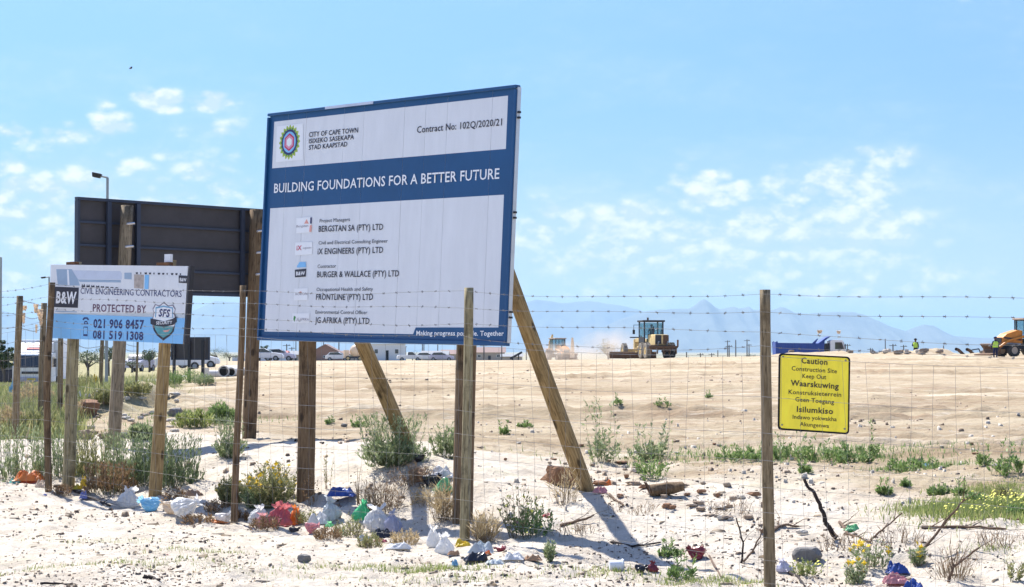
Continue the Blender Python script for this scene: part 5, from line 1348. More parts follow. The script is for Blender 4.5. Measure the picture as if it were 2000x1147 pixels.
# rags caught on the boundary fence
for i, (px, row, w, h, lab) in enumerate([(47, 597, 12, 10, 'torn tan rag on the first boundary fence post, upper'), (46, 611, 8, 20, 'torn tan rag on the first boundary fence post, lower'), (70, 594, 10, 18, 'tan rag hanging alone between the two boundary posts'), (78, 604, 13, 22, 'largest tan rag left of the second boundary post'), (80, 624, 8, 12, 'small tan scrap under the largest tan rag'), (71, 634, 5, 16, 'thin tan strip hanging below the other rags')]):
    rag(px, row, w, h, 'bag_cream', lab, 'rag', 'rag', hang=True, y=23.6)
rag(1601, 645, 10, 6, 'bag_cream', 'small pale scrap on the third wire right of the caution post, left one', 'rag', 'rag', hang=True, y=11.7)
rag(1638, 646, 8, 6, 'bag_cream', 'small pale scrap on the third wire right of the caution post, right one', 'rag', 'rag', hang=True, y=11.5)

# ------------------------------------------------------------------ people (seen small, on the crest)
def person(loc, rz, label, pose, vest=True, top='darkcloth', hat=True):
    rt = empty('person', loc, (0, 0, rz), label, 'person')
    J = dict(pel=(0, 0, .95), wst=(0, 0, 1.10), che=(0, 0, 1.35), nek=(0, .0, 1.50), hd=(0, 0, 1.60), hd2=(0, 0, 1.74),
             hl=(.1, 0, .9), kl=(.11, .03, .5), al=(.11, -.02, .09), tl=(.11, .13, .04), hr=(-.1, 0, .9), kr=(-.11, .03, .5), ar=(-.11, -.02, .09), tr=(-.11, .13, .04),
             sl=(.19, 0, 1.42), el=(.27, .02, 1.13), wl=(.26, .14, .9), dl=(.26, .19, .83), sr=(-.19, 0, 1.42), er=(-.27, .02, 1.13), wr=(-.26, .14, .9), dr=(-.26, .19, .83))
    J.update(pose)
    R = dict(pel=.14, wst=.13, che=.15, nek=.06, hd=.085, hd2=.07, hl=.1, kl=.065, al=.045, tl=.04, hr=.1, kr=.065, ar=.045, tr=.04, sl=.07, el=.048, wl=.032, dl=.035, sr=.07, er=.048, wr=.032, dr=.035)
    names = list(J); E = [('pel', 'wst'), ('wst', 'che'), ('che', 'nek'), ('nek', 'hd'), ('hd', 'hd2'), ('pel', 'hl'), ('hl', 'kl'), ('kl', 'al'), ('al', 'tl'), ('pel', 'hr'), ('hr', 'kr'), ('kr', 'ar'), ('ar', 'tr'), ('che', 'sl'), ('sl', 'el'), ('el', 'wl'), ('wl', 'dl'), ('che', 'sr'), ('sr', 'er'), ('er', 'wr'), ('wr', 'dr')]
    me = bpy.data.meshes.new('body'); me.from_pydata([J[n] for n in names], [(names.index(a), names.index(b)) for a, b in E], [])
    o = link('body', me, rt); sk = o.modifiers.new('skin', 'SKIN'); me.skin_vertices.new() if not me.skin_vertices else None
    for i, n in enumerate(names): me.skin_vertices[0].data[i].radius = (R[n], R[n]); me.skin_vertices[0].data[i].use_root = n == 'pel'
    o.modifiers.new('sub', 'SUBSURF').render_levels = 1; me.materials.append(M[top])
    hd = Vector(J['hd']) * .5 + Vector(J['hd2']) * .5
    MB().ball(hd + Vector((0, .012, -.01)), .105, 12, 9, (.85, 1, 1.1)).build('head', M['skin'], rt, smooth='all')
    MB().ball(hd + Vector((0, .115, -.02)), .02, 6, 5).build('nose', M['skin'], rt, smooth='all')
    if hat:
        mb = MB().ball(hd + Vector((0, 0, .05)), .125, 12, 8, (1, 1.1, .7)); mb.tube(hd + Vector((0, .02, .03)), hd + Vector((0, .02, .042)), .155, n=16)
        mb.build('hat', M['darkcloth'] if hat == 1 else M['cloth_navy'], rt, smooth=True)
    if vest:
        v = MB(); w, c = Vector(J['wst']), Vector(J['che']); n = 14; vs = []
        for k, (p, r1, r2) in enumerate(((w - Vector((0, 0, .09)), .21, .16), (w, .2, .155), (c, .225, .17), (c.lerp(Vector(J['nek']), .7), .15, .11))):
            for j in range(n): a = 2 * math.pi * j / n; vs.append(p + Vector((r1 * math.cos(a), r2 * math.sin(a), 0)))
        v.add(vs, [(k * n + j, k * n + (j + 1) % n, (k + 1) * n + (j + 1) % n, (k + 1) * n + j) for k in range(3) for j in range(n)]).build('vest', M['hivis'], rt, smooth=True)
    return rt
def crest_z(px, row, y, extra=0): return P(px, row, y)
p = P(1788, 661, 168); person((p.x, p.y, g1(p.x, p.y)), 2.6, 'worker in a lime vest and dark hat standing behind the spoil heaps', dict(el=(.25, .1, 1.15), wl=(.12, .25, 1.2), dl=(.08, .30, 1.24)), True, 'darkcloth', 1)
p = P(1944, 658, 146); person((p.x, p.y, g1(p.x, p.y)), .2, 'worker in navy with a lime vest, back turned, beside the orange backhoe', dict(), True, 'cloth_navy', 2)

# ------------------------------------------------------------------ machines
def wheelset(rt, name, c, r, w, m='rubber', rim='machine_yellow'):
    o = MB().wheel(c, r, w, 20).build(name, M[m], rt, smooth=True)
    k = MB(); n = 20
    k.tube((c[0], c[1] - w * .42, c[2]), (c[0], c[1] + w * .42, c[2]), r * .56, n=16); k.tube((c[0], c[1] - w * .5, c[2]), (c[0], c[1] + w * .5, c[2]), r * .2, n=10)
    k.build('rim', M[rim], o)
    t = MB()
    for i in range(16):
        a = 2 * math.pi * i / 16
        for s in (-1, 1): t.box((c[0] + math.cos(a) * r * 1.0, c[1] + s * w * .24, c[2] + math.sin(a) * r * 1.0), (.07, w * .42, r * .08), rot=Euler((s * .0, -a + math.pi / 2, s * .45)))
    t.build('tread', M[m], o)
    return o
def grader():
    b = P(1272, 700, 172); rt = empty('road_grader', (b.x, b.y, g1(b.x, b.y) - .02), (0, 0, math.radians(90 + 12)), 'dusty yellow road grader seen from behind, black cab, working on the field', 'grader')
    Y = M['machine_yellow']
    for x in (-2.5, -.95):
        for y in (-1.08, 1.08): wheelset(rt, 'wheel', (x, y, .68), .68, .42, 'rubber_pale' if y > 0 else 'rubber')
    for y in (-1.08, 1.08): wheelset(rt, 'front_wheel', (4.9, y, .66), .66, .38, 'rubber_pale')
    for y in (-.78, .78): MB().box((-1.72, y, .75), (2.1, .16, .4)).build('tandem_case', M['machine_brown'], rt, bevel=.04)
    MB().box((-2.1, 0, 1.58), (2.3, 1.25, .95), taper=(.94, .9)).build('engine_hood', Y, rt, bevel=.08)
    MB().box((-3.3, .32, 1.62), (.16, .5, .74)).build('radiator_grille', M['steel_dark'], rt); MB().box((-3.3, -.32, 1.62), (.16, .5, .74)).build('radiator_grille', M['machine_brown'], rt)
    MB().box((-3.28, 0, 1.62), (.2, .14, .8)).build('hood_rib', Y, rt)
    MB().box((-3.1, 0, .95), (.7, 2.0, .4)).build('rear_frame', M['machine_brown'], rt, bevel=.04)
    rp = MB().box((-3.7, 0, .98), (.22, 2.5, .2)); 
    rp.build('ripper_beam', M['machine_brown'], rt, bevel=.02)
    for y in (-1.1, -.55, 0, .55, 1.1):
        MB().box((-3.78, y, .72), (.16, .09, .62)).build('ripper_shank', M['machine_brown'], rt)
    for s in (-1, 1): MB().tube((-3.4, s * .4, 1.15), (-3.7, s * .4, 1.45), .06).build('lift_ram', M['galv'], rt)
    MB().box((-3.75, -1.25, 1.3), (.12, .12, .6)).build('marker_post', M['rust'], rt)
    MB().tube((-1.6, .25, 2.0), (-1.6, .25, 2.75), .07).build('exhaust', M['steel_dark'], rt)
    # cab
    zc0, zc1 = 1.25, 3.15
    for x in (-.75, .85):
        for y in (-.82, .82): MB().box((x, y, (zc0 + zc1) / 2), (.11, .11, zc1 - zc0)).build('cab_pillar', M['steel_dark'], rt)
    MB().box((.05, 0, zc1 + .07), (1.95, 1.95, .16)).build('cab_roof', M['steel_dark'], rt, bevel=.04)
    MB().box((.05, 0, zc0 + .05), (1.7, 1.7, .3)).build('cab_floor', M['steel_dark'], rt)
    for y in (-.84, .84): MB().box((.05, y, zc0 + .35), (1.5, .05, .5)).build('door_panel', M['steel_dark'], rt)
    for nm, c, d in (('rear_pane', (-.79, 0, 2.55), (.015, 1.5, 1.05)), ('front_pane', (.89, 0, 2.4), (.015, 1.5, 1.3)), ('side_pane', (.05, .85, 2.5), (1.45, .015, 1.1)), ('side_pane', (.05, -.85, 2.5), (1.45, .015, 1.1))):
        MB().box(c, d).build(nm, M['clear_glass'], rt)
    MB().tube((.0, .3, zc1 + .15), (.0, .3, zc1 + .38), .08, n=10).build('beacon', M['rust'], rt)
    MB().box((.05, 0, 1.85), (.5, .5, .6)).build('seat', M['darkcloth'], rt, bevel=.05)
    for s in (-1, 1):
        MB().path([(.9, s * .85, 2.9), (1.1, s * 1.25, 2.9), (1.1, s * 1.25, 2.4)], .025, 5).build('mirror_arm', M['steel_dark'], rt); MB().box((1.1, s * 1.25, 2.3), (.06, .2, .38)).build('mirror', M['steel_dark'], rt)
    MB().path([(-.2, 1.0, 1.3), (-.2, 1.35, 1.2), (-.2, 1.35, .5)], .03, 5).path([(.2, 1.0, 1.3), (.2, 1.35, 1.2), (.2, 1.35, .5)], .03, 5).path([(-.2, 1.35, .6), (.2, 1.35, .6)], .03, 5).path([(-.2, 1.35, .9), (.2, 1.35, .9)], .03, 5).build('ladder', M['machine_yellow'], rt)
    # gooseneck frame, front axle, circle and blade
    fr = MB(); fr.box((1.6, 0, 1.5), (1.8, .4, .42)); fr.box((3.6, 0, 1.62), (2.4, .32, .34), rot=(0, .04, 0)); fr.box((4.85, 0, 1.25), (.4, .4, .9)); fr.build('main_frame', Y, rt, bevel=.03)
    MB().box((4.9, 0, .72), (.25, 1.9, .24)).build('front_axle', Y, rt, bevel=.03)
    c = MB(); n = 24
    for i in range(n):
        a = 2 * math.pi * i / n; a2 = 2 * math.pi * (i + 1) / n; c.tube((2.5 + .72 * math.cos(a), .72 * math.sin(a), .82), (2.5 + .72 * math.cos(a2), .72 * math.sin(a2), .82), .06, n=5)
    c.build('turning_circle', M['machine_brown'], rt)
    MB().tube((2.6, 0, .9), (4.6, 0, 1.0), .1).build('drawbar', Y, rt)
    for s in (-1, 1): MB().tube((2.2, s * .5, .85), (2.0, s * .3, 2.0), .06).build('lift_ram', M['galv'], rt)
    bl = MB(); prof = [(.10, 0), (.0, .12), (-.04, .3), (0, .48), (.10, .6), (.13, .6), (.03, .47), (-.01, .3), (.03, .13), (.13, 0)]
    bl.add([(x, s * 2.05, z) for s in (-1, 1) for x, z in prof], [tuple(range(10)), tuple(range(19, 9, -1))] + [(i, (i + 1) % 10, 10 + (i + 1) % 10, 10 + i) for i in range(10)])
    o = bl.build('blade', M['machine_brown'], rt); o.location = (2.5, .95, 0); o.rotation_euler = (0, 0, -.35)
    # headlamp bar
    MB().box((4.9, 0, 1.85), (.1, 1.1, .1)).build('lamp_bar', M['steel_dark'], rt)
    q = rt.matrix_basis @ Vector((.05, 0, 1.25))
    q = Matrix.Translation(rt.location) @ Euler(rt.rotation_euler).to_matrix().to_4x4() @ Vector((-.1, 0, 1.15))
    person(tuple(q), math.radians(17), 'driver in dark clothes sitting in the grader cab', dict(kl=(.12, .42, .85), al=(.12, .48, .45), tl=(.12, .6, .4), kr=(-.12, .42, .85), ar=(-.12, .48, .45), tr=(-.12, .6, .4), wl=(.18, .35, 1.1), dl=(.12, .42, 1.12), wr=(-.18, .35, 1.1), dr=(-.12, .42, 1.12)), False, 'darkcloth', 1)
M['clear_glass'] = mat('tinted_cab_glass', (.30, .45, .50), .05, spec=.8); _nt = M['clear_glass'].node_tree
_t = N(_nt, 'ShaderNodeBsdfTransparent'); _t.inputs[0].default_value = (.75, .86, .88, 1); _m = N(_nt, 'ShaderNodeMixShader'); _m.inputs[0].default_value = .85
_nt.links.new(_nt.nodes['Principled BSDF'].outputs[0], _m.inputs[1]); _nt.links.new(_t.outputs[0], _m.inputs[2]); _nt.links.new(_m.outputs[0], _nt.nodes['Material Output'].inputs[0])
grader()

def backhoe(loc, rz, label, boom_up=True):
    rt = empty('backhoe_loader', loc, (0, 0, rz), label, 'backhoe loader'); O = M['machine_orange']
    for y in (-.95, .95): wheelset(rt, 'rear_wheel', (-.95, y, .72), .72, .42, 'rubber', 'plaster_tan'); wheelset(rt, 'front_wheel', (1.55, y * .9, .48), .48, .32, 'rubber', 'plaster_tan')
    h = MB(); h.prism([(.55, 1.0), (.55, 1.95), (.9, 2.02), (1.9, 1.72), (2.25, 1.45), (2.3, 1.0)], -.5, .5); h.build('hood', O, rt, bevel=.05)
    for s in (-1, 1): MB().box((1.4, s * .505, 1.35), (1.5, .012, .12), rot=(0, -.12, 0)).build('side_stripe', M['steel_dark'], rt)
    MB().box((2.3, 0, 1.25), (.05, .75, .4)).build('radiator_grille', M['steel_dark'], rt)
    MB().box((.3, 0, .75), (4.0, .7, .35)).build('chassis', M['steel_dark'], rt, bevel=.04)
    for y in (-.95, .95): MB().box((-.95, y, 1.52), (1.3, .5, .08)).build('mudguard', O, rt, bevel=.02)
    for x, y in ((.5, .65), (.5, -.65), (-.35, .68), (-.35, -.68), (-1.15, .62), (-1.15, -.62)): MB().box((x, y, 1.95), (.08, .08, 1.65)).build('cab_pillar', M['steel_dark'], rt)
    MB().box((-.32, 0, 2.84), (1.95, 1.6, .14)).build('cab_roof', M['plaster_tan'], rt, bevel=.05)
    MB().box((-.32, 0, 2.74), (1.7, 1.4, .07)).build('roof_lining', M['steel_dark'], rt)
    MB().box((-.32, 0, 1.2), (1.6, 1.3, .3)).build('cab_floor', M['steel_dark'], rt)
    for nm, c, d in (('front_pane', (.55, 0, 2.2), (.015, 1.2, 1.0)), ('rear_pane', (-1.2, 0, 2.2), (.015, 1.2, 1.0)), ('side_pane', (.07, .7, 2.05), (.75, .015, 1.3)), ('side_pane', (.07, -.7, 2.05), (.75, .015, 1.3)), ('side_pane', (-.75, .67, 2.15), (.7, .015, 1.0)), ('side_pane', (-.75, -.67, 2.15), (.7, .015, 1.0))): MB().box(c, d).build(nm, M['clear_glass'], rt)
    MB().box((-.3, 0, 1.65), (.5, .5, .8)).build('seat', M['darkcloth'], rt, bevel=.06)
    MB().tube((.95, .3, 1.9), (.95, .3, 2.75), .055).build('exhaust', M['steel_dark'], rt)
    for s in (-1, 1):
        MB().path([(.4, s * .62, 1.55), (1.9, s * .66, 1.2), (2.9, s * .66, .55)], .09, 6).build('loader_arm', O if s < 0 else O, rt)
        MB().tube((.9, s * .66, .95), (2.1, s * .66, 1.02), .05).build('loader_ram', M['galv'], rt)
    MB().prism([(2.8, .15), (3.7, .1), (3.75, .18), (3.05, .3), (2.95, .6), (3.25, .95), (3.15, 1.0), (2.78, .65)], -1.1, 1.1).build('front_bucket', M['machine_brown'], rt)
    # rear digging arm, folded or raised
    if boom_up: a = [(-1.6, 0, .9), (-2.2, 0, 2.1), (-1.75, 0, 3.3)]; d = [(-1.75, 0, 3.3), (-2.6, 0, 2.4), (-2.8, 0, 1.4)]
    else: a = [(-1.6, 0, .9), (-2.6, 0, 2.1), (-3.6, 0, 2.0)]; d = [(-3.6, 0, 2.0), (-3.9, 0, .9)]
    MB().path(a, .13, 6).build('boom', M['machine_orange'], rt); MB().path(d, .1, 6).build('dipper_arm', M['machine_orange'], rt)
    e = d[-1]; MB().prism([(e[0] - .1, e[2] + .1), (e[0] + .45, e[2] - .1), (e[0] + .5, e[2] - .5), (e[0] + .1, e[2] - .6), (e[0] - .25, e[2] - .3)], -.3, .3).build('digging_bucket', M['machine_brown'], rt)
    MB().tube((-1.7, .0, 1.4), (-2.1, .0, 2.9), .05).build('boom_ram', M['galv'], rt)
    MB().box((-1.7, 0, .7), (.25, 1.9, .5)).build('stabiliser_frame', M['machine_brown'], rt)
    return rt
p = P(2000, 628, 150); bh = backhoe((p.x + .1, p.y, g1(p.x + .1, p.y) - .02), math.radians(184 + 14), 'orange backhoe loader with a pale roof, cut off by the right edge')
text_root = empty('t', (0, 0, 0)); bpy.data.objects.remove(text_root)
p = P(1091, 667, 250); bh2 = backhoe((p.x, p.y, g1(p.x, p.y) - .02), math.radians(-65), 'dust-veiled backhoe loader with its arm raised, left of the grader', True)
for ch in bh2.children:
    if ch.name.startswith(('boom', 'dipper')):
        ch.data.materials.clear(); ch.data.materials.append(M['machine_yellow'])
def dipper():
    b = P(1118, 699, 200); rt = empty('pile_marker', (b.x, b.y, g1(b.x, b.y)), (0, 0, 0), 'tall cream boom standing upright in the dust between the two machines', 'boom')
    MB().prism([(-.24, 0), (.22, 0), (.17, 1.6), (.08, 2.25), (-.10, 2.25), (-.16, 1.6)], -.15, .15).build('boom_arm', M['bag_cream'], rt, bevel=.03); MB().box((0, 0, .1), (.7, .6, .25)).build('foot', M['machine_brown'], rt)
dipper()
def tipper():
    p = P(1577, 690, 190); rt = empty('tipper_truck', (p.x, p.y, g1(p.x, p.y)+.1), (0, 0, 0), 'tipper truck with blue bin and white cab, half hidden behind the crest', 'truck')
    s = MB(); Bm = M['truck_blue']
    x0, x1 = -3.15, 1.35
    for y in (-1.2, 1.2):
        MB().prism([(x0, 1.25), (x0 - .05, 2.62), (x0 + .12, 2.72), (x0 + .2, 2.55), (x1 - .3, 2.5), (x1, 2.55), (x1 + .1, 1.25)], y - .04, y + .04).build('bin_side', Bm, rt)
        for k in range(7): MB().box((x0 + .4 + k * .65, y * 1.04, 1.9), (.09, .07, 1.2)).build('bin_rib', Bm, rt)
    MB().box((x0 + .02, 0, 1.95), (.08, 2.36, 1.35)).build('tailgate', Bm, rt)
    MB().box((x1 + .02, 0, 2.1), (.08, 2.36, 1.5), rot=(0, .1, 0)).build('bin_headboard', Bm, rt)
    MB().box((-.9, 0, 1.25), (4.4, 2.3, .08)).build('bin_floor', Bm, rt)
    MB().prism([(x1 - .55, 2.45), (x1 + .25, 3.05), (x1 + .75, 3.2), (x1 + .5, 3.0), (x1 + .15, 2.75), (x1 + .05, 2.3)], -1.1, 1.1).build('cab_guard', Bm, rt)
    MB().prism([(x1 - 1.1, 2.5), (x1 - .6, 2.95), (x1 - .5, 2.95), (x1 - .75, 2.5)], -1.2, -1.1).build('bin_brace', Bm, rt)
    MB().prism([(2.0, .8), (2.0, 2.75), (2.25, 2.85), (3.2, 2.8), (3.45, 1.95), (3.5, .8)], -1.1, 1.1).build('cab', M['truck_white'], rt, bevel=.05)
    for y in (-1.11, 1.11): MB().prism([(2.45, 1.95), (2.45, 2.6), (3.1, 2.6), (3.3, 1.95)], y - .012, y + .012).build('side_window', M['glass'], rt)
    MB().box((3.38, 0, 2.3), (.03, 1.9, .7), rot=(0, -.28, 0)).build('windscreen', M['glass'], rt)
    MB().box((1.8, 0, 1.9), (.3, 1.5, 1.2)).build('air_box', M['steel_dark'], rt)
    MB().box((0, 0, .95), (6.6, .8, .25)).build('chassis', M['steel_dark'], rt)
    for x in (-2.3, -1.1, 2.7):
        for y in (-1, 1): wheelset(rt, 'wheel', (x, y, .5), .5, .34)
    for y in (-1.25, 1.25): MB().box((3.4, y, 2.2), (.06, .2, .5)).build('mirror', M['steel_dark'], rt)
tipper()

# ------------------------------------------------------------------ traffic on the road at left
def box_truck():
    c = G(62, 738); y = 100.; b = P(62, 737, y); rt = empty('box_truck', (b.x, b.y, g1(b.x, b.y)), (0, 0, math.radians(-90 + 4)), 'white box truck with a red badge above its windscreen on the road at left', 'truck')
    W = M['truck_white']
    cab = MB(); cab.prism([(0, .35), (.02, 1.05), (-.25, 1.75), (-.45, 1.82), (-1.5, 1.82), (-1.5, .35)], -.96, .96); cab.build('cab', W, rt, bevel=.06)
    MB().add([(.012, -.86, 1.08), (.012, .86, 1.08), (-.235, .82, 1.66), (-.235, -.82, 1.66)], [(0, 1, 2, 3)]).box((-.085, 0, 1.38), (.03, 1.7, .62), rot=(0, -.37, 0)).build('windscreen', M['glass'], rt)
    for s in (-1, 1):
        MB().prism([(-.2, 1.1), (-.38, 1.6), (-1.2, 1.6), (-1.2, 1.1)], s * .965 - .01, s * .965 + .01).build('side_window', M['glass'], rt)
        MB().box((.12, s * 1.16, 1.32), (.08, .16, .42)).build('mirror', M['steel_dark'], rt)
        MB().box((.03, s * .72, .72), (.05, .3, .16)).build('headlamp', M['cabglass'], rt)
        wheelset(rt, 'wheel', (-.75, s * .8, .38), .38, .25); wheelset(rt, 'wheel', (-3.7, s * .8, .38), .38, .25)
    MB().box((.03, 0, .82), (.03, 1.0, .12)).build('grille', M['steel_dark'], rt); MB().box((.05, 0, .48), (.12, 1.9, .22)).build('bumper', M['bag_lilac'], rt, bevel=.03)
    MB().box((.115, 0, .5), (.02, .42, .1)).build('number_plate', M['bag_yellow'], rt)
    MB().box((-3.2, 0, 1.55), (3.2, 2.1, 1.85)).build('cargo_box', W, rt, bevel=.03)
    MB().prism([(-.45, 1.83), (-1.55, 1.83), (-1.55, 2.35), (-1.1, 2.3)], -.85, .85).build('wind_deflector', W, rt, bevel=.04)
    bd = MB(); bd.box((-.79, 0, 2.1), (.04, .78, .36), rot=(0, -.945, 0)); bd = bd.build('badge', M['red'], rt, bevel=.02); bd.location = (.0 , 0, .0)
    MB().box((-.768, 0, 2.12), (.01, .56, .09), rot=(0, -.945, 0)).build('badge_script', M['textwhite'], rt)
    MB().box((-2.4, 0, .5), (4.6, .8, .16)).build('chassis', M['steel_dark'], rt)
box_truck()
def car(px, row, y, rz, m, label, L=4.2, kind='car', h=1.45):
    b = P(px, row, y); rt = empty('parked_car', (b.x, b.y, g1(b.x, b.y)), (0, 0, rz), label, 'car')
    s = L / 4.2
    MB().prism([(x * s, z * h / 1.45) for x, z in ((-2.1, .35), (-2.08, .85), (-1.9, .95), (-1.5, 1.0), (1.1, .98), (1.95, .82), (2.1, .6), (2.1, .35))], -.84, .84).build('body', M[m], rt, bevel=.06)
    if kind == 'car': pr = ((-1.75, .97), (-1.35, 1.4), (.1, 1.45), (.95, .98))
    elif kind == 'van': pr = ((-2.05, .9), (-2.0, 1.9), (1.0, 1.9), (1.6, .9))
    else: pr = ((-.4, .97), (-.3, 1.5), (.5, 1.5), (1.1, .98))
    MB().prism([(x * s, z * h / 1.45) for x, z in pr], -.72, .72).build('cabin', M[m], rt, bevel=.05)
    for q in (-1, 1):
        w = [(x * s * .9, (z - .02) * h / 1.45 if z > 1 else (z + .03) * h / 1.45) for x, z in pr]; MB().prism(w, q * .735 - .012, q * .735 + .012).build('side_window', M['glass'], rt)
        for x in (-1.3, 1.3): wheelset(rt, 'wheel', (x * s, q * .76, .31), .31, .2, 'rubber', 'galv')
    MB().box((pr[-1][0] * s * .72, 0, 1.2 * h / 1.45), (.02, 1.25, .42), rot=(0, -1.05, 0)).build('windscreen', M['glass'], rt)
    return rt
car(270, 732, 165, math.radians(-100), 'bag_lilac', 'silver-blue car on the road seen under the contractor board')
car(118, 735, 118, math.radians(-80), 'truck_white', 'white van following the box truck', 4.6, 'van', 1.5)
car(350, 712, 150, .2, 'truck_white', 'white car under the small dark billboard', 3.6)
car(385, 711, 160, .1, 'truck_white', 'white pickup right of the small dark billboard legs', 3.6, 'pickup')
car(515, 711, 230, .05, 'truck_white', 'white car in front of the red-roofed house', 4.6)
car(545, 712, 240, .0, 'bag_lilac', 'grey car right of the white car by the red-roofed house', 4.0)
car(800, 708, 330, .1, 'truck_white', 'white car right of the white house', 4.2, 'pickup')
car(862, 709, 330, .0, 'bag_lilac', 'grey car in front of the long grey-roofed house', 4.2)
car(834, 709, 340, .0, 'truck_white', 'white car left of the grey one before the houses', 4.2)
car(660, 712, 320, .0, 'truck_white', 'small white car before the brick house', 4.0)
car(12, 727, 105, .3, 'steel_dark', 'black car parked at the left edge', 3.4)
def mixer():
    b = P(699, 711, 300); rt = empty('concrete_mixer', (b.x, b.y, g1(b.x, b.y)), (0, 0, .1), 'cream concrete mixer drum behind the left strut', 'mixer truck')
    MB().ball((0, 0, 1.55), 1.0, 14, 10, (1.25, .95, 1.0)).build('drum', M['bag_cream'], rt, smooth='all'); MB().tube((.9, 0, 1.8), (1.7, 0, 2.1), .5, .3, 12).build('chute_mouth', M['plaster_tan'], rt)
    MB().box((0, 0, .55), (3.4, 1.6, .3)).build('chassis', M['steel_dark'], rt); MB().box((-1.75, 0, 1.05), (.8, 1.7, 1.2)).build('cab', M['bag_cream'], rt, bevel=.06)
    for x in (-1.5, .3, 1.1):
        for q in (-1, 1): wheelset(rt, 'wheel', (x, q * .75, .4), .4, .25)
mixer()

# small dark billboard, pipes
def billboard():
    b = P(372, 716, 74); rt = empty('billboard', (b.x, b.y, g1(b.x, b.y)), (0, 0, math.radians(-14)), 'small dark billboard seen from the back, far left behind the contractor board', 'billboard')
    k = F / 74
    w, h = 78 / k, 42 / k
    zc = (716 - 681) / k + b.z - g1(b.x, b.y)
    MB().box((0, 0, zc), (w, .04, h)).build('sheet', M['board_back'], rt)
    for x in (-w / 2, w / 2): MB().box((x, 0, zc), (.05, .08, h + .05)).build('frame_bar', M['blue_steel'], rt)
    for z in (zc - h / 2, zc + h / 2): MB().box((0, -.002, z), (w, .076, .05)).build('frame_bar', M['blue_steel'], rt)
    for x in (-.62, -.02, .52): MB().box((x, -.07, zc * .5 - .1 + h * .2), (.1, .08, zc + .2 + h * .35)).build('post', M['steel_dark'], rt)
billboard()
def pipes():
    for i, (px, row, L, lab) in enumerate([(437, 735, 1.6, 'concrete pipe with dark mouth lying at the field edge, larger'), (452, 734, 1.5, 'concrete pipe with dark mouth, right of the larger one')]):
        b = P(px, row - 1, 82); r = (.24, .19)[i]; rt = empty('concrete_pipe', (b.x + L * .17, b.y + L * .98, g1(b.x, b.y) + r), (0, 0, math.radians(80)), lab, 'pipe', 'concrete pipes at the field edge')
        mb = MB(); n = 20; vs = []
        for x, q in ((-.05, r * 1.0), (L, r), (L, r * .8), (-.05, r * .8)):
            vs += [(-x, q * math.cos(2 * math.pi * j / n), q * math.sin(2 * math.pi * j / n)) for j in range(n)]
        mb.add(vs, [(a * n + j, a * n + (j + 1) % n, ((a + 1) % 4) * n + (j + 1) % n, ((a + 1) % 4) * n + j) for a in range(4) for j in range(n)]).build('pipe_wall', M['concrete'], rt, smooth=True)
        MB().tube((-L + .03, 0, 0), (-L + .06, 0, 0), r * .8, n=20).build('mouth_shade', M['black'], rt)  # black disk paints the shade inside the hollow pipe mouth
    b = P(415, 734, 84); rt = empty('pipe_stack', (b.x, b.y, g1(b.x, b.y)), (0, 0, .2), 'white concrete pipe section standing on end beside a lying one', 'pipe')
    MB().tube((-.25, 0, -.05), (-.25, 0, .42), .12, .11, 14).build('upright_pipe', M['concrete'], rt, smooth=True); MB().tube((-.2, .3, .16), (.9, .3, .16), .16, n=14).build('lying_pipe', M['concrete'], rt, smooth=True)
pipes()

# ------------------------------------------------------------------ street lamps and far utility poles
def street_lamp(px, row_top, armx, army, y, label, r=.07):
    t = P(px, row_top, y); a = P(armx, army, y); g = g1(t.x, y); rt = empty('street_lamp', (t.x, y, g), (0, 0, 0), label, 'street lamp')
    o = Vector((t.x, y, g)); MB().tube((0, 0, -.3), t - o, r * 1.3, r, 8).build('pole', M['galv'], rt, smooth=True)
    d = a - t; MB().tube(t - o, t - o + d * .45, r * .8, r * .7, 6).build('arm', M['galv'], rt)
    mid = t - o + d * .7; MB().box(mid, (abs(d.x) * .62, .3, .16), rot=(0, -math.atan2(d.z, d.x), 0), taper=(.8, .7)).build('lamp_head', M['steel_dark'], rt, bevel=.03)
street_lamp(210, 347, 180, 341, 68, 'tall street lamp rising behind the dark notice board', .045)
street_lamp(2, 503, -14, 505, 150, 'street lamp cut by the left edge', .08)
street_lamp(96, 541, 80, 543, 190, 'small far street lamp left of the contractor board', .08)
UP = [(560, 672), (578, 660), (632, 662), (662, 655), (825, 668), (828, 655), (855, 660), (945, 672), (980, 665), (1028, 660), (1100, 672), (1341, 688), (1368, 690), (1421, 665), (1437, 664), (1424, 674), (1459, 663), (1463, 672), (1402, 684), (1390, 690), (1729, 662), (1655, 672), (1744, 672), (1765, 674), (1843, 675), (1700, 680), (1560, 680), (560, 684), (570, 678)]
UP = sorted(set(UP)); ORD = ['first', 'second', 'third', 'fourth', 'fifth', 'sixth', 'seventh', 'eighth', 'ninth', 'tenth', 'eleventh', 'twelfth']
ZN = [(0, 'left of the left strut'), (700, 'between the left strut and the pair of posts'), (910, 'between the pair of posts and the grader'), (1300, 'between the grader and the caution sign post'), (1500, 'right of the caution sign post')]
_cnt = {}
for i, (px, row) in enumerate(UP):
    y = 420 + (i * 37) % 160; t = P(px, row, y); g = -.0052 * y + EYE
    zn = [z for x, z in ZN if x <= px][-1]; _cnt[zn] = _cnt.get(zn, 0) + 1
    rt = empty('utility_pole', (t.x, y, g), (0, 0, 0), '%s utility pole from the left %s' % (ORD[_cnt[zn] - 1], zn), 'utility pole', 'utility poles on the horizon')
    H = t.z - g; MB().tube((0, 0, -.3), (0, 0, H), .16, .11, 6).build('pole', M['pole'], rt)
    if i % 3 != 1: MB().box((0, 0, H - .35), (1.6, .1, .12)).build('crossarm', M['pole'], rt); MB().tube((.5, 0, H - .3), (.5, 0, H - .05), .07, n=6).build('insulator', M['pole'], rt)

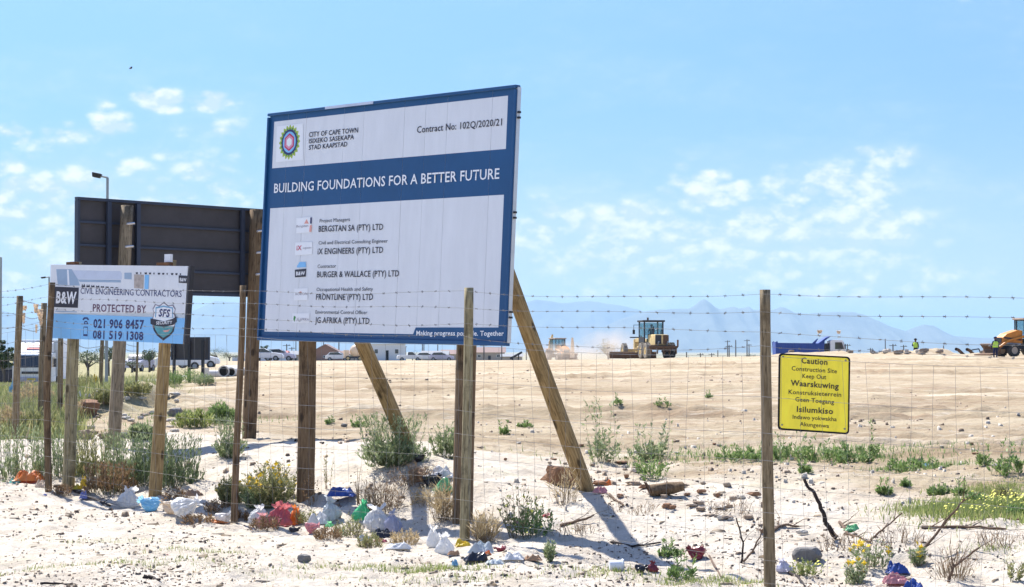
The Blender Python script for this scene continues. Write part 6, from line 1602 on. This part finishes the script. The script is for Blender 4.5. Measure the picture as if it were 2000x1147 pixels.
# ------------------------------------------------------------------ houses on the far side
def house(px, row, wpx, hpx, y, label, wall='plaster', roof='roof_grey', kind='gable', rz=0, depth=7, win=2):
    b = P(px, row, y); k = F / y; w, h = wpx / k, hpx / k; rt = empty('house', (b.x, b.y, g1(b.x, b.y)), (0, 0, rz), label, 'house')
    wh = {'gable': .62, 'front': .45, 'flat': .9}[kind] * h; t = .2
    MB().box((0, 0, wh / 2 - .5), (w, depth, wh + 1)).build('wall', M[wall], rt)
    if kind == 'gable':
        MB().add([(-w / 2 - .3, -depth / 2 - .3, wh), (w / 2 + .3, -depth / 2 - .3, wh), (w / 2 + .3, 0, h), (-w / 2 - .3, 0, h), (w / 2 + .3, depth / 2 + .3, wh), (-w / 2 - .3, depth / 2 + .3, wh)],
                 [(0, 1, 2, 3), (3, 2, 4, 5), (0, 3, 5), (1, 4, 2), (0, 5, 4, 1)]).build('roof', M[roof], rt)
    elif kind == 'front':
        MB().prism([(-w / 2, wh), (0, h - .12), (w / 2, wh)], -depth / 2 - .0, depth / 2).build('gable_wall', M[wall], rt)
        MB().prism([(-w / 2 - .4, wh - .15), (0, h), (w / 2 + .4, wh - .15), (w / 2 + .4, wh - .32), (0, h - .17), (-w / 2 - .4, wh - .32)], -depth / 2 - .3, depth / 2 + .3).build('roof', M[roof], rt)
    else:
        MB().box((0, 0, wh + .06), (w + .3, depth + .3, .16)).build('roof', M[roof], rt)
    f = -depth / 2
    xs = [(-.3 + .6 * i / max(1, win - 1)) * w for i in range(win)] if win > 1 else [0.0]
    for x in xs:
        o = MB().box((x, f - .01, wh * .58), (w * .12, .06, wh * .3)).build('window', M['textwhite'], rt); MB().box((x, f - .045, wh * .58), (w * .1, .02, wh * .25)).build('pane', M['glass'], o)
    if win: MB().box((.02 * w, f - .03, wh * .34), (w * .085, .06, wh * .6)).build('door', M['black'] if wall == 'plaster' else M['steel_dark'], rt)
    return rt
house(638, 713, 66, 33, 420, 'brown gabled house between the left sign post and the strut', 'brick', 'roof_brown', 'front', win=0)
house(680, 711, 60, 20, 470, 'pale low house behind the brown gabled house', 'plaster_tan', 'roof_brown', 'gable', win=1)
house(757, 709, 66, 36, 380, 'white flat-roofed house with two windows and a dark door', 'plaster', 'plaster', 'flat')
house(782, 709, 18, 30, 386, 'narrow grey outbuilding joined to the white house', 'roof_grey', 'roof_grey', 'flat', win=0)
house(537, 710, 48, 18, 380, 'house with a faded red roof left of the left sign post', 'plaster', 'red_roof_f', 'gable') if 'red_roof_f' in M else house(537, 710, 48, 20, 380, 'house with a faded red roof left of the left sign post', 'plaster', 'roof_red', 'gable')
house(512, 711, 40, 11, 300, 'low white shed with dark windows left of the red-roofed house', 'plaster', 'plaster', 'flat', win=2)
house(580, 711, 40, 20, 450, 'grey house behind the left sign post', 'plaster_tan', 'roof_grey', 'gable', win=1)
house(850, 708, 50, 20, 450, 'grey-roofed house under the middle of the sign', 'plaster_tan', 'roof_grey', 'gable', win=2)
house(893, 708, 60, 22, 500, 'tan house left of the pair of posts', 'plaster_tan', 'roof_brown', 'gable', win=2)
house(955, 706, 62, 27, 520, 'tan house right of the pair of posts', 'plaster_tan', 'roof_brown', 'gable', win=2)
house(1000, 705, 40, 14, 480, 'low grey house at the right strut', 'plaster_tan', 'roof_grey', 'gable', win=1)
house(1350, 697, 60, 6, 600, 'long low grey building right of the grader', 'plaster_tan', 'roof_grey', 'flat', win=0)
house(470, 712, 24, 10, 400, 'tiny white building left of the red-roofed house', 'plaster', 'roof_grey', 'flat', win=1)
def scraper():
    b = P(1008, 700, 190); rt = empty('loading_chute', (b.x, b.y, g1(b.x, b.y)), (0, 0, 0), 'small dark tilted chute on the field right of the right strut', 'chute')
    MB().box((0, 0, .45), (1.3, .5, .2), rot=(0, -.5, 0)).build('chute_plate', M['steel_dark'], rt); MB().tube((.2, 0, 0), (.25, 0, .5), .06).build('leg', M['steel_dark'], rt)
    for i, (px, row, lab) in enumerate([(1877, 686, 'dark curved steel scrap on the crest, left piece'), (1898, 686, 'dark bent steel scrap on the crest, right piece')]):
        b = P(px, row, 163); rt = empty('scrap_metal', (b.x, b.y, g1(b.x, b.y) - .05), (0, 0, .4), lab, 'scrap metal')
        MB().path([(-.5, 0, .55), (-.2, .1, .5), (.05, 0, .25), (.35, 0, 0)], .13, 6).build('bent_beam', M['machine_brown'], rt)
        if i: MB().path([(0, 0, .5), (.7, 0, .6), (.95, 0, .05)], .05, 5).build('hooked_bar', M['steel_dark'], rt)
scraper()

# ------------------------------------------------------------------ trees
def tree(px, row, wpx, hpx, y, label, m='treegreen', trunk=.35, nleaf=1400, name='tree', leaf=.35, group=None, open_=.0):
    b = P(px, row, y); k = F / y; w, h = wpx / k, hpx / k; rt = empty(name, (b.x, b.y, g1(b.x, b.y)), (0, 0, 0), label, 'tree', group)
    rg = np.random.default_rng(int(px * 5 + row)); tb = MB(); tr = random.Random(int(px))
    th = h * trunk; tb.tube((0, 0, -.3), (0, 0, th), w * .028 + .05, w * .02 + .03, 7)
    ends = []
    for i in range(7):
        a = tr.uniform(0, 6.28); e = Vector((math.cos(a) * w * tr.uniform(.12, .4), math.sin(a) * w * tr.uniform(.12, .4), th + (h - th) * tr.uniform(.25, .8)))
        tb.tube((0, 0, th * tr.uniform(.75, 1)), e, w * .014 + .03, .015, 5); ends.append(e)
    tb.build('trunk', M['pole'], rt)
    nc = 22; C = []
    for i in range(nc):
        a = rg.uniform(0, 6.28); r = np.sqrt(rg.uniform(0, 1)) * .36 * w; zz = th + (h - th) * (.15 + .72 * rg.uniform(0, 1) * (1 - .55 * (r / (.36 * w)) ** 2)); C.append((math.cos(a) * r, math.sin(a) * r, zz, rg.uniform(.09, .2) * w))
    C = np.array(C); ci = rg.integers(0, nc, nleaf); d = rg.normal(0, 1, (nleaf, 3)); d /= np.linalg.norm(d, axis=1)[:, None]; rr = C[ci, 3] * rg.uniform(.5, 1.05, nleaf)
    p = C[ci, :3] + d * rr[:, None] * np.array([1, 1, .7]); s = leaf * h / 6 * rg.uniform(.4, 1, nleaf)
    a = rg.normal(0, 1, (nleaf, 3)); a /= np.linalg.norm(a, axis=1)[:, None]; b2 = np.cross(a, rg.normal(0, 1, (nleaf, 3))); b2 /= np.linalg.norm(b2, axis=1)[:, None]
    q = np.stack([p - a * s[:, None] * .5, p + b2 * s[:, None] * .3, p + a * s[:, None] * .5, p - b2 * s[:, None] * .3], 1)
    np_mesh('crown', q.reshape(-1, 3), np.arange(nleaf * 4).reshape(-1, 4), M[m], rt)
tree(8, 735, 50, 100, 90, 'dark green tree at the left edge', 'darkgreen', .3, 2400)
tree(-20, 735, 60, 120, 85, 'tall dark tree cut by the left edge', 'darkgreen', .3, 2400)
for px, row, w, h, y, m_, lab in [(172, 730, 60, 62, 130, 'treegreen', 'grey-green thorn tree under the contractor board, left'), (212, 728, 55, 66, 140, 'treegreen', 'thin-trunked tree behind the grey board post'), (292, 722, 46, 50, 150, 'darkgreen', 'pointed dark tree right under the contractor board'),
                              (258, 722, 50, 36, 160, 'treegreen', 'low round tree between the board posts'), (425, 712, 60, 26, 260, 'treegreen', 'low dusty tree left of the crooked fence post'), (448, 712, 40, 20, 280, 'treegreen', 'low tree just left of the crooked fence post, far'),
                              (517, 710, 26, 38, 400, 'darkgreen', 'dark cypress left of the red-roofed house'), (692, 708, 30, 26, 430, 'treegreen', 'tree behind the concrete mixer'), (806, 706, 34, 20, 460, 'darkgreen', 'round dark tree right of the white house'),
                              (1188, 700, 52, 46, 230, 'treegreen', 'dusty green tree behind the dust cloud'), (1222, 700, 36, 26, 240, 'treegreen', 'smaller dusty tree left of the grader'), (1466, 697, 28, 16, 420, 'darkgreen', 'small dark tree left of the caution sign post'), (1415, 697, 34, 10, 430, 'treegreen', 'flat low tree far behind the field'),
                              (1686, 690, 50, 18, 210, 'darkgreen', 'low dark tree right of the tipper truck'), (1730, 686, 22, 8, 210, 'treegreen', 'tiny shrub-like tree on the crest'), (1765, 686, 26, 10, 190, 'green', 'green bushy clump on the crest left of the worker')]:
    tree(px, row, w, h, y, lab, m_, .25 if h < 50 else .45, 1500)

# ------------------------------------------------------------------ dust behind the machines
def dust(DD, clouds):
    m = bpy.data.materials.new('dust_air'); m.use_nodes = True; nt = m.node_tree; nt.nodes.remove(nt.nodes['Principled BSDF']); L = nt.links.new
    v = N(nt, 'ShaderNodeVolumePrincipled'); v.inputs['Color'].default_value = (.86, .74, .62, 1); v.inputs['Anisotropy'].default_value = .2
    tc = N(nt, 'ShaderNodeTexCoord'); ln = N(nt, 'ShaderNodeVectorMath', operation='LENGTH'); L(tc.outputs['Object'], ln.inputs[0])
    r = N(nt, 'ShaderNodeMapRange'); r.inputs[1].default_value = 1.0; r.inputs[2].default_value = .2; r.interpolation_type = 'SMOOTHSTEP'; L(ln.outputs['Value'], r.inputs[0])
    n = N(nt, 'ShaderNodeTexNoise'); n.inputs['Scale'].default_value = 1.9; n.inputs['Detail'].default_value = 4; L(tc.outputs['Object'], n.inputs[0])
    a = N(nt, 'ShaderNodeMapRange'); a.inputs[1].default_value = .38; a.inputs[2].default_value = .68; L(n.outputs[0], a.inputs[0])
    k = N(nt, 'ShaderNodeMath', op='MULTIPLY'); L(r.outputs[0], k.inputs[0]); L(a.outputs[0], k.inputs[1]); k2 = N(nt, 'ShaderNodeMath', op='MULTIPLY'); L(k.outputs[0], k2.inputs[0]); k2.inputs[1].default_value = DD; m.name = 'dust_air'
    L(k2.outputs[0], v.inputs['Density']); L(v.outputs[0], nt.nodes['Material Output'].inputs['Volume'])
    for px, row, y, s, lab in clouds:
        c = P(px, row, y); o = MB().ball((0, 0, 0), 1, 20, 12).build('dust_cloud', m, None, smooth='all', loc=c); o.scale = s; tag(o, lab, kind='stuff')
dust(.30, [(1185, 684, 186, (4.6, 4.5, 2.9), 'pale dust cloud raised beside the grader')])
dust(.22, [(1085, 690, 198, (4.6, 5.5, 1.6), 'thinner dust drifting round the far backhoe')])
# bird
b = P(256, 133, 120); rt = empty('bird', b + Vector((0, 0, 0)), (0, 0, .5), 'tiny dark bird high in the sky at left', 'bird')
MB().ball((0, 0, 0), .035, 8, 6, (2.2, 1, 1)).build('body', M['steel_dark'], rt, smooth='all')
for s in (-1, 1): MB().prism([(0, -.06), (.04, .06), (-.02, .07), (-.08, -.05)], 0, s * .15).build('wing', M['steel_dark'], rt)
